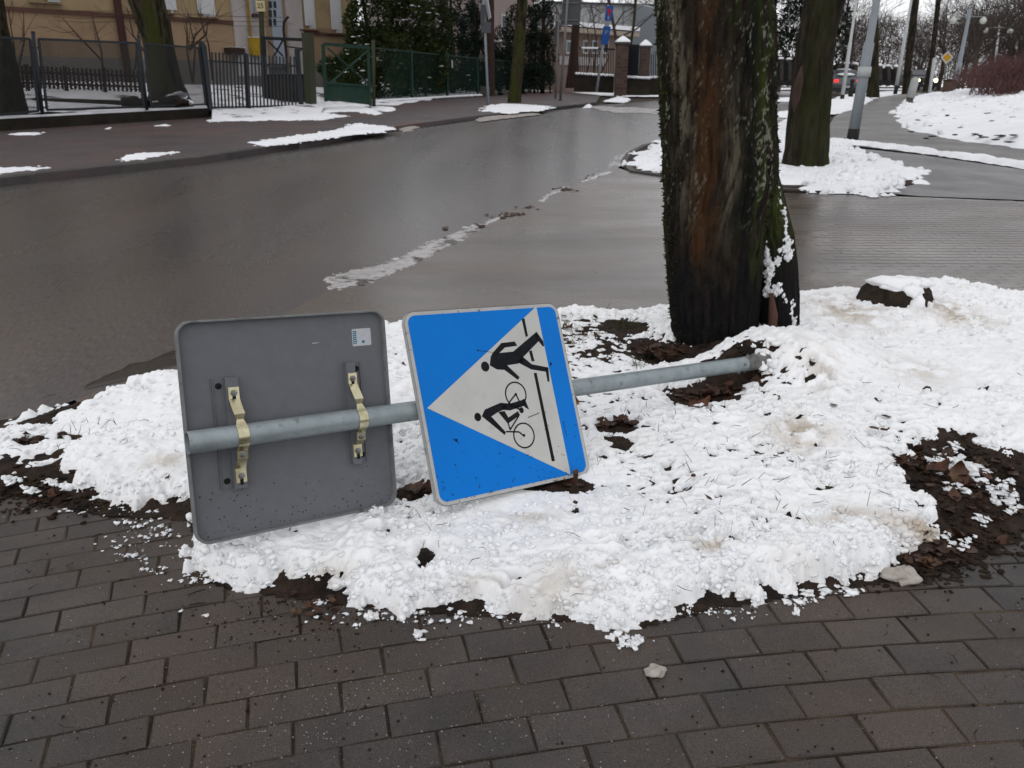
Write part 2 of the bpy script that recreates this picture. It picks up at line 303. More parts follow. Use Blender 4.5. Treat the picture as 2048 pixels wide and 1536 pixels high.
MT = dict(
    snow=mat('snow', (.83, .84, .855), (.88, .885, .90), 3.0, .75, .5, 190.0, c3=(.70, .655, .585), s3=2.1, lo3=.60, hi3=.80, spec=.25, bdist=.003, bright=True, sss=.35),
    snow_far=mat('snow_far', (.76, .77, .80), (.84, .85, .88), 1.2, .8, .6, 22.0, spec=.2, bdist=.03, bright=True),
    slush=mat('slush', (.50, .46, .42), (.33, .29, .26), 14.0, .5, .6, 90.0, bdist=.006),
    ice=mat('ice', (.45, .39, .34), (.60, .56, .52), 40.0, .35, .5, 120.0, bdist=.004),
    soil=mat('soil', (.030, .020, .015), (.064, .042, .031), 26.0, .7, 1.0, 90.0, c3=(.020, .016, .014), s3=7.0, rvar=.2, bdist=.012, spec=.08),
    paver=mat('paver', (.082, .067, .059), (.050, .043, .041), 5.0, .50, .9, 420.0, c3=(.082, .058, .045), s3=1.7, lo3=.42, hi3=.64, rvar=.16, rnd=.17, bdist=.0022, spec=.35, speck=.55, spscale=300.0),
    joint=mat('joint', (.034, .024, .017), (.130, .092, .060), 3.2, .9, .8, 200.0, c3=(.02, .02, .012), s3=5.0, bdist=.006, lo=.44, hi=.66, speck=.5, spscale=260.0),
    asphalt=mat('asphalt', (.098, .088, .087), (.074, .066, .066), 1.1, .28, .10, 500.0, stretch=(1.0, .16, 1), rotz=.12, c3=(.108, .084, .072), s3=.9, lo3=.46, hi3=.74, rvar=.045, bdist=.002, spec=.5, speck=.55, spscale=110.0, hi=.75, lo=.25),
    asphalt_far=mat('asphalt_far', (.15, .145, .15), (.125, .12, .125), 1.1, .38, .5, 120.0, bdist=.004, rvar=.12),
    sett=mat('sett', (.122, .098, .083), (.088, .073, .064), 1.4, .30, .10, 400.0, stretch=(.45, 1, 1), c3=(.128, .092, .069), s3=.8, lo3=.44, hi3=.66, rvar=.10, bdist=.003, spec=.5, speck=.4, spscale=120.0),
    drive=mat('drive', (.122, .098, .083), (.088, .073, .064), 1.4, .30, .10, 400.0, stretch=(.45, 1, 1), c3=(.128, .092, .069), s3=.8, lo3=.44, hi3=.66, rvar=.10, bdist=.003, spec=.5, speck=.4, spscale=120.0),
    far_paving=mat('far_paving', (.118, .092, .092), (.092, .076, .078), 1.6, .5, .5, 40.0, c3=(.140, .088, .080), s3=.35, rvar=.12, bdist=.01),
    path=mat('path', (.205, .195, .185), (.175, .168, .16), 1.5, .5, .5, 30.0, rvar=.1, bdist=.01),
    kerb=mat('kerb', (.105, .095, .092), (.075, .068, .066), 6.0, .6, .5, 80.0, rnd=.15, bdist=.006),
    ground=mat('ground', (.055, .042, .032), (.075, .065, .045), 3.0, .9, .5, 20.0, bdist=.03),
    water=mat('water', (.040, .032, .027), (.055, .044, .036), 3.0, .06, .25, 26.0, stretch=(1, 3, 1), bdist=.01),
    wet_ice_sheen=mat('wet_ice_sheen', (.64, .61, .61), (.46, .43, .43), 14.0, .16, .4, 60.0, c3=(.07, .06, .05), s3=4.5, lo3=.52, hi3=.6, bdist=.006),  # whitish colour paints the bright sky reflection on meltwater and slush
    white_line=mat('white_line', (.62, .60, .58), (.30, .28, .27), 4.0, .6),
    galv=mat('galv', (.42, .48, .50), (.32, .37, .39), 16.0, .42, .25, 90.0, stretch=(1, 1, 1), c3=(.16, .19, .20), s3=34.0, lo3=.58, hi3=.75, metal=.35, rvar=.10, bdist=.001),
    galv_old=mat('galv_old', (.26, .25, .24), (.15, .15, .15), 30.0, .6, .4, 120.0, metal=.2, bdist=.002),
    plate_back=mat('plate_back', (.190, .196, .216), (.172, .178, .196), 30.0, .5, .15, 300.0, c3=(.15, .155, .155), s3=6.0, lo3=.60, hi3=.80, rvar=.06, bdist=.0006),
    plate_rim=mat('plate_rim', (.26, .27, .275), (.19, .20, .205), 20.0, .5, .2, 200.0, c3=(.05, .055, .048), s3=18.0, lo3=.55, hi3=.72, bdist=.001),
    sign_edge=mat('sign_edge', (.62, .62, .61), (.54, .54, .53), 25.0, .45, c3=(.13, .12, .11), s3=42.0, lo3=.60, hi3=.68),
    sign_blue=mat('sign_blue', (.000, .235, .83), (.000, .218, .78), 4.0, .32, .06, 500.0, c3=(.005, .11, .42), s3=24.0, lo3=.66, hi3=.78, bdist=.0004, spec=.12),
    sign_white=mat('sign_white', (.70, .70, .665), (.64, .64, .61), 10.0, .45, c3=(.60, .60, .58), s3=21.0, lo3=.60, hi3=.72),
    sign_black=mat('sign_black', (.008, .009, .013), (.014, .015, .020), 20.0, .5, spec=.1),
    zinc_gold=mat('zinc_gold', (.98, .92, .62), (.66, .60, .38), 22.0, .26, .35, 60.0, metal=.92, c3=(.90, .68, .46), s3=18.0, lo3=.55, hi3=.7, bdist=.001),
    steel=mat('steel', (.40, .40, .40), (.25, .25, .25), 90.0, .3, metal=.9),
    dark=mat('dark', (.010, .010, .011), None, rough=.7),
    sticker=mat('sticker', (.66, .70, .74), (.58, .61, .65), 60.0, .5),
    sticker_blue=mat('sticker_blue', (.05, .17, .28), (.08, .24, .36), 80.0, .5),
    leaf_red=mat('leaf_red', (.14, .050, .028), (.055, .026, .018), 30.0, .6, rnd=.3),
    leaf_brown=mat('leaf_brown', (.110, .050, .030), (.034, .020, .015), 14.0, .45, c3=(.15, .085, .045), s3=9.0, lo3=.56, hi3=.66),
    leaf_orange=mat('leaf_orange', (.26, .10, .045), (.16, .06, .03), 40.0, .6),
    grass=mat('grass', (.060, .066, .022), (.095, .090, .040), 20.0, .7, spec=.08),
    twig=mat('twig', (.030, .022, .018), None, rough=.8),
    bark_dark=mat('bark_dark', (.014, .011, .009), (.050, .041, .028), 11.0, .85, 1.0, 26.0, stretch=(1, 1, .22), c3=(.034, .038, .012), s3=1.8, lo3=.50, hi3=.66, bdist=.03, spec=.08, lo=.40, hi=.62),
    bark_moss=mat('bark_moss', (.014, .011, .008), (.064, .054, .030), 10.0, .85, 1.0, 22.0, stretch=(1, 1, .26), c3=(.048, .052, .013), s3=2.2, lo3=.46, hi3=.60, bdist=.03, spec=.08, lo=.40, hi=.60),
    bark_red=mat('bark_red', (.060, .034, .026), (.038, .024, .020), 9.0, .85, 1.0, 26.0, stretch=(1, 1, .16), bdist=.03),
    bark_bg=mat('bark_bg', (.050, .040, .037), (.085, .068, .062), 5.0, .9),
    twigs_bg=mat('twigs_bg', (.070, .052, .046), (.095, .075, .066), .6, .9),
    thuja=mat('thuja', (.026, .042, .013), (.050, .066, .019), 2.2, .6, c3=(.012, .022, .010), s3=5.0, spec=.08),
    spruce=mat('spruce', (.010, .020, .014), (.020, .032, .020), 2.2, .6, spec=.08),
    red_twigs=mat('red_twigs', (.150, .070, .066), (.105, .056, .052), 3.0, .8),
    plaster=mat('plaster', (.39, .287, .168), (.34, .248, .143), 1.2, .9, .4, 40.0, c3=(.26, .18, .10), s3=.8, lo3=.56, hi3=.76, bdist=.01),
    plaster_low=mat('plaster_low', (.35, .243, .152), (.30, .206, .128), 1.4, .9, .4, 40.0, c3=(.20, .13, .085), s3=.9, lo3=.54, hi3=.74, bdist=.01),
    plinth=mat('plinth', (.20, .18, .165), (.15, .135, .125), 2.0, .9, .4, 30.0, bdist=.01),
    cornice=mat('cornice', (.13, .060, .042), (.09, .045, .034), 5.0, .8),
    white_paint=mat('white_paint', (.62, .62, .62), (.55, .55, .56), 2.0, .6),
    white_wall=mat('white_wall', (.46, .42, .40), (.38, .34, .33), 1.3, .85, c3=(.28, .25, .23), s3=2.0, lo3=.55, hi3=.75),
    pane=mat('pane', (.035, .040, .048), None, rough=.08, spec=.7),
    curtain=mat('curtain', (.16, .17, .19), None, rough=.3),
    door=mat('door', (.36, .39, .45), (.32, .35, .41), 2.0, .5),
    yellow=mat('yellow', (.42, .27, .018), (.34, .21, .015), 6.0, .5),
    number_plate=mat('number_plate', (.62, .53, .30), None, rough=.5),
    drain=mat('drain', (.085, .032, .030), (.060, .026, .025), 5.0, .6),
    fence_grey=mat('fence_grey', (.030, .037, .045), (.024, .030, .037), 6.0, .55, rnd=.1),
    wire=mat('wire', (.026, .027, .028), None, rough=.6),
    fence_green=mat('fence_green', (.014, .050, .034), (.012, .040, .028), 4.0, .55, c3=(.05, .055, .02), s3=1.5, lo3=.56, hi3=.72),
    green_post=mat('green_post', (.042, .058, .026), (.05, .05, .03), 3.0, .6),
    wall_dark=mat('wall_dark', (.026, .022, .019), (.040, .034, .026), 3.0, .9, .6, 14.0, bdist=.02, spec=.08),
    mossy=mat('mossy', (.050, .056, .026), (.060, .048, .032), 6.0, .9),
    rust=mat('rust', (.050, .026, .018), (.030, .02, .018), 8.0, .8),
    slat=mat('slat', (.040, .022, .020), (.030, .017, .016), 8.0, .8, rnd=.25, spec=.08),
    brick=mat('brick', (.115, .070, .056), (.085, .055, .046), 5.0, .9, rnd=.25),
    mortar=mat('mortar', (.12, .10, .09), None, rough=.9),
    bld_white=mat('bld_white', (.52, .53, .54), (.46, .47, .48), .5, .8),
    bld_pink=mat('bld_pink', (.42, .34, .33), (.37, .30, .29), .6, .8),
    bld_brown=mat('bld_brown', (.24, .17, .14), (.20, .145, .12), .8, .85),
    eave=mat('eave', (.44, .37, .30), None, rough=.8),
    iron=mat('iron', (.022, .023, .026), None, rough=.6, spec=.08),
    lamp_grey=mat('lamp_grey', (.33, .37, .40), (.28, .31, .34), 1.5, .5),
    lamp_white=mat('lamp_white', (.60, .62, .60), (.52, .54, .55), 2.0, .5),
    globe=mat('globe', (.70, .72, .64), None, rough=.3),
    black_base=mat('black_base', (.018, .018, .019), None, rough=.6),
    concrete=mat('concrete', (.50, .51, .50), (.42, .43, .42), 3.0, .8),
    concrete_dark=mat('concrete_dark', (.10, .09, .08), None, rough=.8),
    sign_grey=mat('sign_grey', (.085, .09, .10), (.075, .08, .09), 3.0, .5),
    sign_side=mat('sign_side', (.26, .29, .32), None, rough=.5),
    park_blue=mat('park_blue', (.012, .090, .36), (.010, .075, .30), 2.0, .45),
    sign_red=mat('sign_red', (.42, .020, .035), None, rough=.45),
    sign_yellow=mat('sign_yellow', (.62, .33, .015), None, rough=.45),
    car_silver=mat('car_silver', (.16, .165, .17), None, rough=.3, metal=.3),
    car_dark=mat('car_dark', (.03, .032, .036), None, rough=.3),
    tail=mat('tail', (.5, .02, .02), None, rough=.3, emit=(1, .03, .03), estr=1.6),
    head=mat('head', (.9, .9, .8), None, rough=.3, emit=(1, .93, .45), estr=7.0),
    tyre=mat('tyre', (.012, .012, .012), None, rough=.8),
    bin_brown=mat('bin_brown', (.085, .055, .040), None, rough=.7),
    grit=mat('grit', (.42, .40, .38), (.30, .27, .25), 200.0, .6),
    bare_wood=mat('bare_wood', (.14, .070, .050), (.09, .045, .034), 12.0, .8, stretch=(1, 1, .2)),
    scar=mat('scar', (.085, .050, .042), (.045, .028, .022), 9.0, .85, stretch=(1, 1, .3)),
    wood_stump=mat('wood_stump', (.030, .021, .016), (.055, .038, .026), 20.0, .85, 1.0, 60.0, bdist=.02),
    fog=None,
)
attr_layers(MT['snow'], [('dirt', (.44, .37, .29))])
MT['bark_main'] = attr_layers(mat('bark_main', (.012, .0095, .0075), (.040, .031, .023), 24.0, .8, 1.0, 70.0, stretch=(1, 1, .42), bdist=.018, rvar=.12, spec=.08),
    [('orange', (.056, .026, .011)), ('lichen', (.125, .108, .076)), ('moss', (.036, .050, .010)), ('dark', (.006, .006, .006)), ('wet', (.0085, .0080, .0090)), ('flecks', (.24, .245, .19))])
# ------------------------------------------------------------------ ground sheets
def sheet(name, poly, m, dz, kind='structure', parent=None, cuts=(6, 40), zf=None, th=0.0, sub=None):
    """flat polygon laid on the ground; th gives it a vertical edge going down"""
    bm = bmesh.new(); vs_ = [bm.verts.new((p[0], p[1], 0)) for p in poly]
    f = bm.faces.new(vs_)
    if f.normal.z < 0 or sum((poly[i][0] * poly[(i + 1) % len(poly)][1] - poly[(i + 1) % len(poly)][0] * poly[i][1]) for i in range(len(poly))) < 0: f.normal_flip()
    bmesh.ops.triangulate(bm, faces=bm.faces[:])
    for c in cuts: bmesh.ops.bisect_plane(bm, geom=bm.verts[:] + bm.edges[:] + bm.faces[:], plane_co=(0, c, 0), plane_no=(0, 1, 0))
    for v in bm.verts: v.co.z = (float(gz(v.co.y)) if zf is None else float(zf(v.co.x, v.co.y))) + dz
    if th > 0:
        r = bmesh.ops.extrude_edge_only(bm, edges=[e for e in bm.edges if e.is_boundary])
        for v in [g for g in r['geom'] if isinstance(g, bmesh.types.BMVert)]: v.co.z -= th
    me = bpy.data.meshes.new(name); bm.to_mesh(me); bm.free(); me.materials.append(m)
    o = bpy.data.objects.new(name, me); COL.objects.link(o)
    if parent is not None: o.parent = parent
    return tag(o, kind=kind) if kind else o
sheet('ground', [(-160, -25), (160, -25), (160, 260), (-160, 260)], MT['ground'], -.05)

# road: far kerb on the left, gutter line on the right
far_kerb = GP([(-260, 412), (0, 372), (130, 359), (250, 345), (400, 329), (512, 311), (600, 297), (700, 279), (780, 264), (850, 254), (945, 241), (1090, 223), (1190, 211)])
gutter = GP([(-300, 975), (0, 853), (150, 800), (340, 737), (560, 632), (680, 572), (830, 505), (950, 455), (1050, 410), (1140, 372), (1235, 336)])
road_poly = list(map(tuple, far_kerb)) + [tuple(G(1330, 200)[:2]), tuple(G(1560, 182)[:2]), tuple(G(1640, 183)[:2]), tuple(G(1660, 200)[:2]), tuple(G(1600, 250)[:2]), tuple(G(1480, 262)[:2]), tuple(G(1330, 288)[:2]), tuple(G(1285, 300)[:2])] + [tuple(p) for p in gutter[::-1]]
road = sheet('road', road_poly, MT['asphalt'], 0.0)
# muddy block-paved driveway between the two tree islands
drive_poly = [tuple(p) for p in gutter[2:]] + [tuple(p) for p in GP([(1262, 345), (1400, 362), (1560, 386), (1840, 395), (2048, 404), (2500, 425), (2500, 640), (2048, 640), (1900, 625), (1330, 640), (1100, 650), (800, 700), (560, 800), (200, 880)])]
drive = sheet('driveway', drive_poly, MT['drive'], 0.004)
sv, sf = [], []
P2 = np.array(drive_poly); rs = np.random.RandomState(3)
gx, gy = [], []
for r in range(60):
    for k in range(60):
        gx.append(.9 + k * .206 + (r % 2) * .103); gy.append(4.3 + r * .108)
gx, gy = np.array(gx), np.array(gy); keep = (sdf(gx, gy, P2) > .02) & (gx > 2.0 + .35 * (gy - 5))
mb = MB(); cs, sn = math.cos(.06), math.sin(.06)
for x, y in zip(gx[keep], gy[keep]):
    z = float(gz(y)) + .004 + .0004 + rs.rand() * .0005; a = .1024; b = .0534
    V = [(x + cs * i * a - sn * j * b, y + sn * i * a + cs * j * b, zz) for zz, q in ((z - .012, 1), (z, .97)) for i, j in ((-q, -q), (q, -q), (q, q), (-q, q))]
    mb.add(V, [(4, 5, 6, 7), (0, 1, 5, 4), (1, 2, 6, 5), (2, 3, 7, 6), (3, 0, 4, 7)])
setts = mb.build('paving_setts', MT['sett'], drive); tag(setts, kind='stuff')
# bike lane asphalt and brick path on the right
lane_poly = GP([(1560, 262), (1660, 291), (1700, 296), (1850, 312), (2048, 341), (2500, 400), (2500, 440), (2048, 402), (1840, 394), (1740, 385), (1600, 330)])
lane = sheet('bike_lane', [tuple(p) for p in lane_poly], MT['asphalt_far'], 0.010)
path_poly = GP([(1560, 300), (1655, 258), (1668, 235), (1700, 213), (1745, 196), (1800, 184), (1850, 186), (1800, 225), (1800, 250), (1900, 272), (2048, 300), (2500, 370), (2500, 402), (2048, 336), (1850, 310), (1700, 292)])
path = sheet('brick_path', [tuple(p) for p in path_poly], MT['path'], 0.016)

# far pavement with kerb stones
fence_a, fence_b = G(-140, 282)[:2], G(424, 243)[:2]
pav_poly = [tuple(p) for p in far_kerb] + [tuple(p) for p in GP([(1200, 196), (1120, 186), (1100, 191), (960, 199), (750, 211), (660, 222), (424, 240), (0, 262), (-260, 280)])]
KH = .11
fpav = sheet('pavement_far', pav_poly, MT['far_paving'], KH - .006, th=.12)
kerb = root('kerb', (0, 0, 0)); tag(kerb, kind='structure')
def along(poly, step):
    out = []; poly = [np.array(p) for p in poly]
    seg = [np.linalg.norm(b - a) for a, b in zip(poly, poly[1:])]; tot = sum(seg); s = 0.0
    while s < tot - step * .5:
        def P(q):
            for a, b, L in zip(poly, poly[1:], seg):
                if q <= L or b is poly[-1]: return a + (b - a) * min(q / L, 1)
                q -= L
        out.append((P(s), P(min(s + step, tot)))); s += step
    return out
for i, (a, b) in enumerate(along(far_kerb, 1.0)):
    if i > 60: break
    d = nrm(np.r_[b - a, 0]); n_ = np.array([-d[1], d[0], 0]); a3 = np.r_[a, gz(a[1])]; b3 = np.r_[b, gz(b[1])]; d = nrm(b3 - a3)
    drop = 0.075 if 17.0 < a3[1] < 24.0 and a3[0] > -5.2 else 0.0
    c = (a3 + b3) / 2 + n_ * .075 + np.array([0, 0, (KH + .006 - drop) / 2 - .05])
    mb = MB(); mb.box(c, (np.linalg.norm(b3 - a3) - .012, .15, KH + .006 - drop + .1), (d, n_, np.cross(d, n_)), bevel=.018)
    mb.build('kerb_stone', MT['kerb'], kerb)
# zebra bars far down the road
zeb = root('zebra_crossing', (0, 0, 0)); tag(zeb, kind='structure')
for px, py in ((1215, 218), (1236, 221), (1268, 220), (1290, 222), (1312, 224)):
    p = G(px, py); q = MB(); q.box((p[0], p[1], p[2] + .012), (.9, 3.0, .004), (nrm((1, .1, 0)), nrm((-.1, 1, .0225)), (0, 0, 1))); q.build('bar', MT['white_line'], zeb)

# ------------------------------------------------------------------ snow
def snowfield(name, poly, step, topf, basef=None, edge=.1, edge_noise=.04, es=6.0, m=None, holes=None, lump=0.0, ls=.3, pow_=.6, min_d=.004, kind='stuff', rowstep=None, label=None, seed=0, fine_edge=0.0, dirt=None, clump=None):
    poly = np.asarray(poly); x0, y0 = poly.min(0) - edge_noise * 2; x1, y1 = poly.max(0) + edge_noise * 2
    xs = np.arange(x0, x1, step)
    if rowstep is None: ys = np.arange(y0, y1, step)
    else:
        ys = [y0]
        while ys[-1] < y1: ys.append(ys[-1] + rowstep(ys[-1]))
        ys = np.array(ys)
    X, Y = np.meshgrid(xs, ys); e = np.concatenate([sdf(X[i:i + 40], Y[i:i + 40], poly) for i in range(0, len(ys), 40)])
    e = e + (fbm(X * es, Y * es, 5, 11 + seed) - .5) * 2.2 * edge_noise
    if fine_edge > 0: e = e + (fbm(X * es * 5, Y * es * 5, 4, 71 + seed) - .5) * 2.2 * fine_edge + (billow(X * es * 2.2, Y * es * 2.2, 3, 72 + seed) - .45) * fine_edge
    prof = sstep(e, 0, edge) ** pow_
    base = gz(Y) if basef is None else basef(X, Y)
    depth = (topf(X, Y) - base) * prof
    if holes is not None: depth = depth - holes(X, Y, e)
    if callable(lump): depth = depth + lump(X, Y) * sstep(depth, 0, .03)
    elif lump > 0: depth = depth + (bump(X / ls, Y / ls, 3 + seed) - .5) * lump * sstep(depth, 0, lump)
    Z = base + depth; ok = (depth > min_d)
    q = ok[:-1, :-1] | ok[1:, :-1] | ok[:-1, 1:] | ok[1:, 1:]
    Z = np.where(ok, Z, base - .004)
    idx = np.arange(X.size).reshape(X.shape); r, c = np.nonzero(q)
    F = np.stack([idx[r, c], idx[r, c + 1], idx[r + 1, c + 1], idx[r + 1, c]], 1)
    used = np.unique(F); remap = np.full(X.size, -1); remap[used] = np.arange(len(used))
    V = np.stack([X.ravel()[used], Y.ravel()[used], Z.ravel()[used]], 1)
    F = remap[F]; dv = None if dirt is None else dirt(X, Y, e).ravel()[used]
    if clump is not None:
        P, R = clump(V, e.ravel()[used], depth.ravel()[used]); CV, CF = clumps(P, R, 5 + seed, (1, 1, .8), .7)
        nv = len(V); F = np.concatenate([np.concatenate([F[:, [0, 1, 2]], F[:, [0, 2, 3]]]), CF + nv]); V = np.concatenate([V, CV])
        if dv is not None:
            pd = dirt(P[:, 0], P[:, 1], P[:, 0] * 0 + .2); dv = np.concatenate([dv, np.repeat(pd, 42)])
    o = mesh_np(name, V, F, m or MT['snow'], None, True, None if dv is None else {'dirt': dv})
    return tag(o, kind=kind)
    o = mesh_np(name, V, remap[F], m or MT['snow'], None, True, None if dirt is None else {'dirt': dirt(X, Y, e).ravel()[used]})
    return tag(o, kind=kind)
# ------------------------------------------------------------------ foreground pavement, stone by stone
LX, WY, YAW, OX, OY = .201516, .104457, .1297275, .50123745, 1.66693981
cu, su = math.cos(YAW), math.sin(YAW)
pavement = sheet('pavement', [(-6, -2), (6, -2), (6, 4.6), (3.2, 4.9), (2.6, 4.0), (-1.5, 3.2), (-2.3, 2.9), (-6, 1.2)], MT['joint'], .0003)
# the courses bend gently to the left; positions as a smooth map of (stone, course)
PCX = (.48965, .19853, .01867, .00077, -.0003, .00001); PCY = (1.66526, .03176, -.10164, -.00216, -.00124, -.00002)
def stone_at(u, r):
    t = (1, u, r, u * u, u * r, u ** 3); return np.array([sum(c * q for c, q in zip(PCX, t)), sum(c * q for c, q in zip(PCY, t))])
rows = []
rs = np.random.RandomState(5)
for r in range(-27, 15):
    for k in range(-17, 16):
        u = k + (0 if r % 2 == 0 else .5) + .5; q = r - .5; c = stone_at(u, q); du = stone_at(u + .5, q) - stone_at(u - .5, q); dv = stone_at(u, q - .5) - stone_at(u, q + .5)
        n_ = np.array([-du[1], du[0]]) / np.linalg.norm(du)
        rows.append((c[0], c[1], math.atan2(du[1], du[0]), np.linalg.norm(du) / LX, abs(np.dot(dv, n_)) / WY))
rows = np.array(rows)
# outline of the planted island (soil) and of its snow, surveyed from the photograph
isl_soil = np.concatenate([GP([(-330, 1040), (-120, 1010), (40, 985), (150, 1010), (220, 1022), (390, 1030), (440, 1160), (520, 1172), (680, 1195), (850, 1212), (1050, 1222), (1280, 1240), (1420, 1205), (1560, 1185), (1720, 1160), (1830, 1145), (1960, 1105), (2048, 1045), (2300, 960)], .01),
                           GP([(2500, 660), (2080, 628), (1980, 606), (1900, 596), (1740, 606), (1600, 612), (1330, 616), (1110, 624), (800, 650), (560, 690), (340, 742), (130, 805), (0, 850), (-330, 985)], .03)])
d_is = sdf(rows[:, 0], rows[:, 1], isl_soil)
road_d = sdf(rows[:, 0], rows[:, 1], np.array(road_poly)); drv_d = sdf(rows[:, 0], rows[:, 1], np.array(drive_poly))
ok = (d_is < .02) & (road_d < -.1) & (drv_d < -.05) & (rows[:, 1] < 4.3) & (rows[:, 1] > .3) & (np.abs(rows[:, 0]) < 3.6)
rows = rows[ok]
def proj2(p):
    d = np.asarray(p) - np.array([0, 0, CAM_H]); z = d @ _fw
    return 1024 + FPX * (d @ _rt) / z, 768 - FPX * (d @ _up) / z
def paver_verts(a, b, t, bev):
    V = []
    for z, q in ((-t, 0), (-bev, 0), (0, bev)):
        for i, j in ((-1, -1), (1, -1), (1, 1), (-1, 1)): V.append((i * (a - q), j * (b - q), z))
    return V, [(8, 9, 10, 11)] + [(r + i, r + (i + 1) % 4, r + 4 + (i + 1) % 4, r + 4 + i) for r in (0, 4) for i in range(4)]
PV, PF = paver_verts(LX / 2 - .0020, WY / 2 - .0022, .03, .0035)
pmeshes = []
for i in range(4):
    V = [(x + rs.uniform(-1, 1) * .0018, y + rs.uniform(-1, 1) * .0018, z) for x, y, z in PV]
    me = bpy.data.meshes.new('paver'); me.from_pydata(V, [], PF); me.materials.append(MT['paver']); pmeshes.append(me)
vis, rest = [], []
for x, y, a_, sx_, sy_ in rows:
    px, py = proj2((x, y, 0)); (vis if (-90 < px < 2140 and 600 < py < 1640) else rest).append((x, y, a_, sx_, sy_))
vis.sort(key=lambda q: q[1]); rest += vis[300:]; vis = vis[:300]
mb = MB()
for n_, lst in ((0, vis), (1, rest)):
    for x, y, a_, sx_, sy_ in lst:
        z = .004 + rs.uniform(-.0018, .0018) ; rz = a_ + rs.normal() * .010; tx, ty = np.clip(rs.normal(size=2), -1.6, 1.6) * np.array([.010, .006])
        if n_ == 0:
            o = bpy.data.objects.new('paver', pmeshes[rs.randint(4)]); COL.objects.link(o); o.parent = pavement; o.location = (x, y, z); o.rotation_euler = (tx, ty, rz); o.scale = (sx_, sy_, 1)
        else:
            c, s_ = math.cos(rz), math.sin(rz); mb.add([(x + c * a * sx_ - s_ * b * sy_, y + s_ * a * sx_ + c * b * sy_, z + q) for a, b, q in PV], PF)
tag(mb.build('pavers_beyond', MT['paver'], pavement), kind='stuff')

# ------------------------------------------------------------------ the island: soil mound
TOPS = np.array([(-2.6, 2.4, .02), (-1.7, 2.9, .035), (-1.3, 2.5, .06), (-1.4, 3.1, .05), (-.9, 2.5, .065), (-.35, 2.1, .062), (.25, 2.3, .05), (.3, 1.9, .06), (.8, 1.95, .085), (.9, 2.5, .085), (1.2, 2.9, .125), (1.19, 3.31, .29), (1.02, 3.10, .115), (.75, 3.15, .075), (1.6, 3.0, .13), (2.3, 3.2, .14), (1.4, 4.0, .13), (.6, 3.6, .06), (.5, 4.4, .05), (-.4, 3.9, .05), (2.4, 4.2, .15), (3.1, 4.4, .14), (1.35, 1.95, .075), (1.4, 2.2, .08)])
def top_z(X, Y):
    n = 0; d = 0
    for x, y, z in TOPS:
        w = 1 / (((X - x) ** 2 + (Y - y) ** 2) + .03) ** 2; n = n + w * z; d = d + w
    return n / d
FRONT = GP([(720, 1215), (860, 1190), (1000, 1195), (1200, 1205), (1300, 1205), (1420, 1165), (1560, 1140), (1720, 1110), (1780, 1080)], .05)
def snow_d(X, Y):
    d = np.full(X.shape, .026)
    for (a, b) in zip(FRONT, FRONT[1:]):
        c = (a + b) / 2; d = np.maximum(d, .026 + .026 * np.exp(-(((X - c[0]) ** 2 + (Y - c[1]) ** 2) / .13 ** 2)))
    d = d + .020 * np.exp(-(((X - 2.0) / .9) ** 2 + ((Y - 3.6) / .8) ** 2)) + .012 * np.exp(-(((X + 1.0) / .45) ** 2 + ((Y - 2.7) / .5) ** 2))
    return d
def soil_z(X, Y):
    e = np.concatenate([sdf(X[i:i + 40], Y[i:i + 40], isl_soil) for i in range(0, len(X), 40)]) if X.ndim == 2 else sdf(X, Y, isl_soil)
    base = np.clip(top_z(X, Y) - snow_d(X, Y), .010, 1) * sstep(e, -.02, .25)
    n_ = (bump(X / .05, Y / .05, 21) - .5) * .012 + (fbm(X * 30, Y * 30, 4, 22) - .5) * .024 + (billow(X * 20, Y * 20, 3, 24) - .4) * .012 + (fbm(X * 5, Y * 5, 3, 23) - .5) * .02
    return np.where(e > -.03, .006 + base + n_ * sstep(e, -.03, .05), -.02)
xs = np.arange(-3.2, 4.4, .011); ys = np.arange(1.5, 5.2, .011); X, Y = np.meshgrid(xs, ys)
Z = soil_z(X, Y); ok = Z > -.015
q = ok[:-1, :-1] & ok[1:, :-1] & ok[:-1, 1:] & ok[1:, 1:]
idx = np.arange(X.size).reshape(X.shape); r_, c_ = np.nonzero(q)
F = np.stack([idx[r_, c_], idx[r_, c_ + 1], idx[r_ + 1, c_ + 1], idx[r_ + 1, c_]], 1); used = np.unique(F); rm = np.full(X.size, -1); rm[used] = np.arange(len(used))
tag(mesh_np('island_soil', np.stack([X.ravel()[used], Y.ravel()[used], Z.ravel()[used]], 1), rm[F], MT['soil'], None, True), kind='structure')

# ------------------------------------------------------------------ the island: snow cover
isl_snow = np.concatenate([GP([(-60, 955), (0, 938), (60, 945), (100, 932), (150, 985), (210, 1010), (330, 1006), (372, 1020), (345, 1112), (362, 1132), (440, 1150), (452, 1188), (520, 1180), (565, 1158), (640, 1172), (668, 1200), (712, 1245), (780, 1246), (850, 1225), (950, 1214), (990, 1240), (1060, 1230), (1180, 1246), (1240, 1274), (1290, 1252), (1370, 1230), (1420, 1210), (1455, 1193), (1530, 1202), (1546, 1186), (1600, 1178), (1720, 1152), (1790, 1142), (1802, 1108), (1830, 1100), (1880, 1085), (1893, 1050), (1870, 1010), (1846, 990), (1842, 966), (1850, 942), (1872, 930), (1885, 912), (1915, 906), (1968, 938), (2012, 960), (2100, 940), (2300, 930)], .03),
                           GP([(2450, 650), (2060, 622), (1980, 597), (1900, 586), (1800, 584), (1740, 598), (1600, 606), (1330, 611), (1200, 611), (1110, 617), (800, 640), (560, 680), (340, 737), (240, 757), (130, 800), (60, 838), (-60, 862)], .04)])
HOLES = []   # (px, py, half width px, half height px, strength, z)
